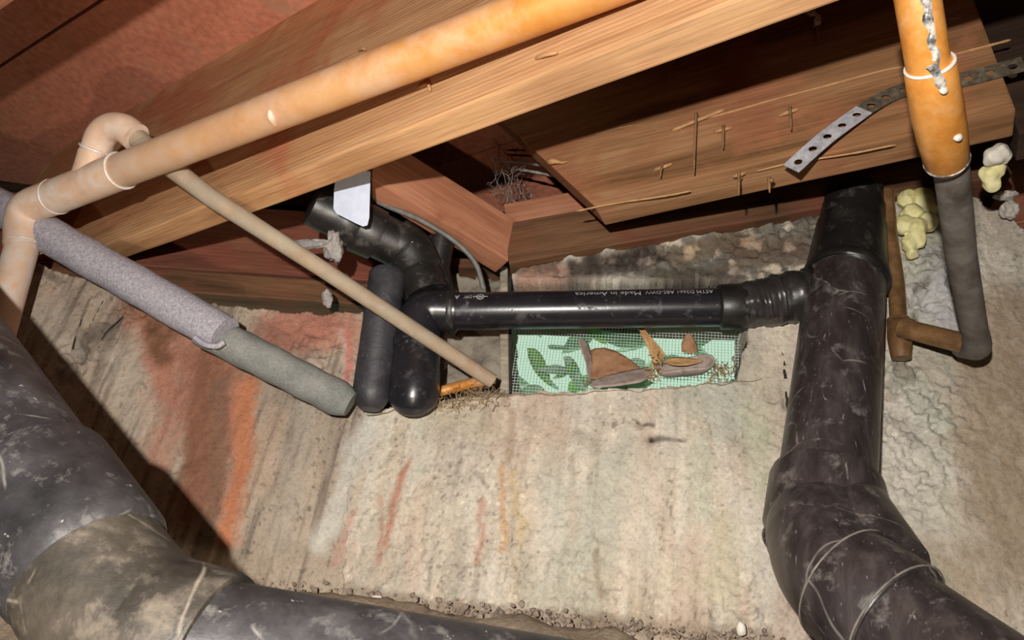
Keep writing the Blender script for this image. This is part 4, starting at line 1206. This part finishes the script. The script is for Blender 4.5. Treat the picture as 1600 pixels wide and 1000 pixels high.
cap.parent = foam2; cap.matrix_parent_inverse = foam2.matrix_world.inverted()
cap['label'] = 'cream foam cap'
for k in ('category',):
    if k in cap: del cap[k]
lump('mortar_lump', BACK.hit(1578, 328, .03), (.012, .014, .012), M['lump'], 'grey mortar lump on the wall top near the right edge', 'lump', 2)
lump('mortar_lump', BACK.hit(1572, 305, .02), (.016, .008, .012), M['lump'], 'flat brown-grey mortar crumb wedged above the lump at right', 'lump', 3)
lump('lint_clump', P(522, 388, 1.13), (.013, .022, .012), M['lint'], 'whitish lint clump hanging below the cleanout plug', 'lint', 4, .6)
tail = lump('lint_tail', P(492, 382, 1.135), (.028, .007, .010), M['lint'], None, None, 5, .6)
tail.name = 'lint_clump'; tag(tail, 'flat grey lint wisp beside the whitish clump under the fittings', 'lint')
lump('insect_cocoon', LEFT.hit(511, 466, .02), (.009, .014, .009), M['lint'], 'small grey cocoon on the rim board above the left wall', 'cocoon', 6, .35)

# caulk drip and nails on the brown joist
def jb(px, py, off=0.0): return JB.hit(px, py, off)
blobs('caulk_drip', [(jb(1266, 17, .006), .007), (jb(1272, 22, .008), .006), (jb(1277, 30, .012), .006), (jb(1277, 36, .014), .0045), (jb(1262, 13, .004), .005)], M['gum'],
      'white caulk drip stuck high on the brown joist', 'caulk', .0012)
def nail(px, py0, py1, splinter, lean=.010):
    a = jb(px, py0, .001); b = a + JB.n * lean * 1.6 - UP * (a - jb(px, py1)).length * .9
    link('nail', sweep([a - JB.n * .004, a + JB.n * lean, a.lerp(b, .6) + JB.n * lean * .6, b], [.0022, .0022, .002, .0009], 10), M['nail'], joist_b)
    (x0, y0), (x1, y1) = splinter
    p = [jb(x0, y0, .001), jb((x0 * 2 + x1) / 3, (y0 * 2 + y1) / 3, .006), jb((x0 + x1 * 2) / 3, (y0 + y1 * 2) / 3, .006), jb(x1, y1, .001)]
    link('splinter', sweep(spline(p, 5), [.0006] + [.0026] * 14 + [.0006], 8), M['splinter'], joist_b)
nail(1091, 186, 298, ((1050, 204), (1132, 171)), .012)
nail(1133, 204, 250, ((1116, 206), (1144, 199)))
nail(1236, 176, 222, ((1216, 181), (1248, 170)))
nail(1038, 262, 292, ((1022, 266), (1050, 256)))
nail(1157, 276, 322, ((1146, 276), (1164, 270)))
nail(1052, 95, 145, ((1050, 98), (1056, 94)), .008)
nail(1277, 42, 84, ((1272, 42), (1280, 40)), .006)
nail(1203, 282, 312, ((1200, 284), (1207, 281)), .006)
def ridge(pts, r, parent, wall, m='splinter'):
    p = spline([wall.hit(x, y, .0005) for x, y in pts], 8)
    link('splinter', sweep(p, [.0003] + [r * (.7 + .6 * abs(mnoise.noise(q * 70))) for q in p[1:-1]] + [.0003], 6), M[m], parent)
ridge([(1090, 188), (1130, 178), (1200, 158), (1290, 134), (1372, 112), (1412, 104)], .0016, joist_b, JB)
ridge([(1180, 268), (1240, 254), (1330, 240), (1400, 226)], .0015, joist_b, JB)
ridge([(1480, 88), (1530, 75), (1580, 62)], .0018, joist_b, JB)
ridge([(930, 210), (990, 196), (1048, 204)], .0009, joist_b, JB, 'nail')
ridge([(900, 330), (960, 318), (1040, 306), (1080, 298)], .0018, joist_b, JB)
ridge([(1478, 30), (1500, 27), (1504, 5)], .0012, joist_b, JB)
bl = link('splinter', sweep(spline([jb(855, 253, .004), jb(866, 252, .012), jb(878, 254, .006), jb(888, 252, .003)], 5), [.001, .004, .005, .0055, .005, .004, .0035, .003, .0026, .0024, .0022, .002, .0018, .0015, .0012, .0006], 8), M['splinter'], joist_b)
# splinters on the near joist
for pts in (((652, 138), (668, 132), (672, 143)), ((836, 92), (852, 86), (872, 82)), ((560, 80), (566, 76), (572, 78))):
    p = [JA.hit(pts[0][0], pts[0][1], .001), JA.hit(pts[1][0], pts[1][1], .006), JA.hit(pts[2][0], pts[2][1], .003)]
    link('splinter', sweep(spline(p, 5), [.0005] + [.0021] * 9 + [.0005], 8), M['splinter'], joist_a)

# perforated strap
def strap(points, width, holes_pitch, first, m, th=.0012, hole_r=.0042):
    """A steel ribbon with round holes punched along it."""
    path = spline(points, 16)
    cum = [0]
    for i in range(1, len(path)): cum.append(cum[-1] + (path[i] - path[i - 1]).length)
    L = cum[-1]
    def at(s):
        s = min(max(s, 0), L)
        for i in range(1, len(cum)):
            if s <= cum[i] + 1e-9:
                t = (s - cum[i - 1]) / max(cum[i] - cum[i - 1], 1e-9)
                return path[i - 1].lerp(path[i], t), (path[i] - path[i - 1]).normalized()
        return path[-1], (path[-1] - path[-2]).normalized()
    def pos(s, w):
        p, t = at(s)
        side = t.cross(JB.n).normalized()
        return p + side * w
    bm = bmesh.new()
    n = 16
    cells = int(L / holes_pitch)
    cp = L / cells
    for c in range(cells):
        s0 = c * cp; sc = s0 + cp / 2
        outer, inner = [], []
        for k in range(n):
            a = 2 * math.pi * k / n
            ca, sa = math.cos(a), math.sin(a)
            inner.append(bm.verts.new(pos(sc + hole_r * ca, hole_r * sa)))
            q = max(abs(ca), abs(sa))
            outer.append(bm.verts.new(pos(sc + cp / 2 * ca / q, width / 2 * sa / q)))
        for k in range(n):
            k2 = (k + 1) % n
            bm.faces.new((outer[k], outer[k2], inner[k2], inner[k]))
    bmesh.ops.remove_doubles(bm, verts=bm.verts, dist=.0002)
    r = bmesh.ops.solidify(bm, geom=list(bm.faces), thickness=th)
    bmesh.ops.recalc_face_normals(bm, faces=bm.faces)
    return bm_mesh(bm, False)
st = empty('perforated_strap', jb(1420, 140), 'bent zinc strap with round holes dangling from the brown joist', 'strap')
link('free_end', strap([jb(1236, 264, .030), jb(1290, 216, .026), jb(1350, 172, .014)], .024, .0215, 0, None, hole_r=.005), M['zinc'], st)
link('nailed_end', strap([jb(1350, 172, .014), jb(1385, 152, .006), jb(1425, 138, .003), jb(1500, 126, .003), jb(1600, 100, .003)], .024, .0215, 0, None, hole_r=.005), M['zinc_dark'], st)
st.children[-1]['label'] = 'darker nailed part of the strap'

# dried leaves on the ledge
def dry(name, me, m, c, xd, zd, label):
    o = put(me, name, m, c, xd, zd)
    return tag(o, label, 'leaf', 'dry leaves on the vent ledge')
u_, n_ = BACK.u, BACK.n
def sheet(outline, off_fn, th=.0012, nsub=3):
    """A thin curved blade cut to an outline on the wall face, pushed in or out by off_fn, with real thickness."""
    bm = bmesh.new()
    f = bm.faces.new([bm.verts.new((x, y, 0)) for x, y in outline])
    bmesh.ops.triangulate(bm, faces=[f])
    for _ in range(nsub):
        bmesh.ops.subdivide_edges(bm, edges=list(bm.edges), cuts=1, use_grid_fill=True)
        bmesh.ops.triangulate(bm, faces=list(bm.faces))
    for v in bm.verts:
        x, y = v.co.x, v.co.y
        v.co = BACK.hit(x, y, off_fn(x, y) + .0012 * mnoise.noise(Vector((x * .09, y * .09, 3))))
    bmesh.ops.recalc_face_normals(bm, faces=bm.faces)
    bmesh.ops.solidify(bm, geom=list(bm.faces), thickness=th)
    bmesh.ops.recalc_face_normals(bm, faces=bm.faces)
    return bm_mesh(bm)
def dleaf(me, m, label):
    return tag(link('dry_leaf', me, m), label, 'leaf', 'dry leaves on the vent ledge')
dleaf(sheet([(924, 592), (922, 570), (921, 548), (930, 544), (945, 543), (962, 548), (978, 557), (990, 566), (1000, 574), (985, 582), (955, 590)],
            lambda x, y: -.030 + .010 * math.sin((x - 920) / 26) - (592 - y) * .0003), M['leaf_brown'],
      'broad brown dry leaf standing like a triangle on the ledge')
dleaf(sheet([(921, 600), (928, 594), (950, 586), (985, 578), (1012, 573), (1022, 577), (1018, 588), (1000, 596), (960, 602), (930, 604)],
            lambda x, y: .004 + (y - 588) * .0010 + (x - 970) * .00006, .0026), M['leaf_grey'],
      'long greyish dry leaf lying flat in front of the brown triangular one')
dleaf(sheet([(912, 604), (919, 590), (916, 566), (908, 545), (904, 532), (911, 527), (919, 538), (925, 560), (927, 585), (921, 600)],
            lambda x, y: -.022 - (x - 915) * .0012), M['leaf_grey'],
      'narrow grey dry leaf on edge at the left end of the leaf pile')
dleaf(sheet([(1022, 574), (1014, 548), (1002, 524), (998, 514), (1004, 510), (1012, 520), (1024, 534), (1036, 548), (1040, 556), (1032, 564)],
            lambda x, y: -.026 + abs((x - 1000) - (y - 510) * .42) * .0010), M['leaf_tan'],
      'tan folded dry leaf upright behind the curled one')
dleaf(sheet([(1066, 550), (1065, 538), (1070, 526), (1076, 521), (1083, 528), (1088, 538), (1089, 551), (1078, 553)],
            lambda x, y: -.040 + .006 * math.cos((x - 1077) / 9)), M['leaf_brown'],
      'small rounded brown leaf upright above the curled one')
def curled():
    """A shallow boat: lower half of a long shell, its mouth tipped towards the room."""
    vs1, fs = [], []
    nu, nv = 36, 9
    for i in range(nu):
        t = 2 * math.pi * i / nu
        for j in range(nv):
            q = math.pi / 2 * j / (nv - 1)
            k = math.cos(q)
            e = 1 + .18 * math.cos(t)
            vs1.append(Vector((math.cos(t) * .043 * k ** .8, math.sin(t) * .019 * k * e, -.021 * math.sin(q) + .006 * math.cos(t) * k + .003 * math.sin(3 * t) * k)))
    for i in range(nu):
        for j in range(nv - 1): fs.append((i * nv + j, ((i + 1) % nu) * nv + j, ((i + 1) % nu) * nv + j + 1, i * nv + j + 1))
    me = mesh(vs1, fs)
    bm = bmesh.new(); bm.from_mesh(me)
    bmesh.ops.remove_doubles(bm, verts=bm.verts, dist=.0002)
    bmesh.ops.recalc_face_normals(bm, faces=bm.faces)
    bmesh.ops.solidify(bm, geom=list(bm.faces), thickness=.0022)
    bmesh.ops.recalc_face_normals(bm, faces=bm.faces)
    bm.to_mesh(me); bm.free()
    return me
u_, n_ = BACK.u, BACK.n
cl = put(curled(), 'dry_leaf', M['leaf_grey'], wf(1070, 568, .004), u_ + UP * .10, UP * .42 + n_ * .75)
tag(cl, 'curled boat-shaped grey leaf with a tan hollow on the ledge', 'leaf', 'dry leaves on the vent ledge')
o = put(leaf_mesh(.058, .026, .15, .1, .001, 10, 5), 'hollow', M['leaf_tan'], wf(1068, 566, .0), u_ + UP * .1, UP * .42 + n_ * .75, cl)
o['label'] = 'tan hollow'

def fibres(name, c, spread, n, L, r, m, label, cat, seed=1, drop=0.0):
    rd = random.Random(seed)
    verts, faces = [], []
    for k in range(n):
        p = c + BACK.u * rd.gauss(0, spread[0]) + UP * rd.gauss(0, spread[1]) + BACK.n * rd.gauss(0, spread[2])
        d = Vector((rd.gauss(0, 1), rd.gauss(0, 1), rd.gauss(-drop, .7))).normalized()
        pts = []
        for i in range(7):
            pts.append(p.copy()); d = (d + Vector((rd.gauss(0, .4), rd.gauss(0, .4), rd.gauss(-drop * .3, .4)))).normalized()
            p = p + d * L / 6 * rd.uniform(.6, 1.2)
        b = len(verts)
        rr = r * rd.uniform(.6, 1.3)
        for i, q in enumerate(pts):
            for a in range(3):
                t = a * 2.094
                verts.append(q + BACK.u * math.cos(t) * rr + UP * math.sin(t) * rr)
        for i in range(6):
            for a in range(3): faces.append((b + i * 3 + a, b + i * 3 + (a + 1) % 3, b + i * 3 + 3 + (a + 1) % 3, b + i * 3 + 3 + a))
    o = link(name, mesh(verts, faces), m)
    return tag(o, label, cat, None, 'stuff')
fibres('root_fibres', wf(750, 622, .0), (.020, .009, .010), 150, .020, .0005, M['root'], 'tangle of brown root fibres at the foot of the batten', 'roots', 2)
fibres('root_fibres', wf(700, 632, .004), (.026, .006, .008), 90, .016, .0005, M['root'], 'loose straw-coloured fibres on the ledge below the trap', 'roots', 7)
fibres('root_fibres', wf(795, 285, -.02), (.016, .012, .03), 60, .045, .0006, M['root_grey'], 'grey fibres hanging in the dark bay above the sill corner', 'roots', 3, .4)
fibres('root_fibres', wf(1125, 582, .0), (.012, .006, .008), 40, .022, .0010, M['root'], 'brown twig crumbs right of the curled leaf', 'twigs', 4)
fibres('root_fibres', wf(1022, 580, .006), (.004, .010, .004), 26, .016, .0010, M['leaf_tan'], 'tan crumbs caught between the long leaf and the curled leaf', 'twigs', 5)
for k, (y0, y1) in enumerate(((252, 262), (262, 276))):
    tag(link('dry_stalk', sweep(spline([wf(790, y0, -.03), wf(825, (y0 + y1) / 2 - 2, -.02), wf(872, y1, -.01)], 6), [.002 + .0015 * (i % 3) / 3 for i in range(13)], 8), M['root_grey']),
        ('upper', 'lower')[k] + ' of two grey stalks poking out beside the mitred joist end', 'stalk')

# rubble along the foot of the wall, and two pale pebbles
def rubble():
    rd = random.Random(9)
    bm = bmesh.new()
    for k in range(520):
        px = rd.uniform(390, 1240); py = 918 + (px - 390) / (1240 - 390) * 92 + rd.gauss(0, 8)
        c = BACK.hit(px, py, abs(rd.gauss(.006, .012)))
        s = rd.choice((.0012, .0015, .002, .002, .003, .0045))
        geo = bmesh.ops.create_icosphere(bm, subdivisions=1, radius=s, matrix=Matrix.Translation(c))
        for v in geo['verts']: v.co += Vector((rd.uniform(-1, 1), rd.uniform(-1, 1), rd.uniform(-1, 1))) * s * .35
    return bm_mesh(bm, False)
tag(link('rubble', rubble(), M['rubble']), 'crumbs of soil and mortar along the foot of the wall', 'rubble', None, 'stuff')
lump('pebble', BACK.hit(1158, 983, .03), (.006, .009, .006), M['pebble'], 'upright white pebble at the wall foot near the soil stack', 'pebble', 7, .2, 3)
lump('pebble', BACK.hit(588, 938, .02), (.009, .006, .006), M['pebble'], 'pale flat pebble at the wall foot above the lower left drain', 'pebble', 8, .25, 3)
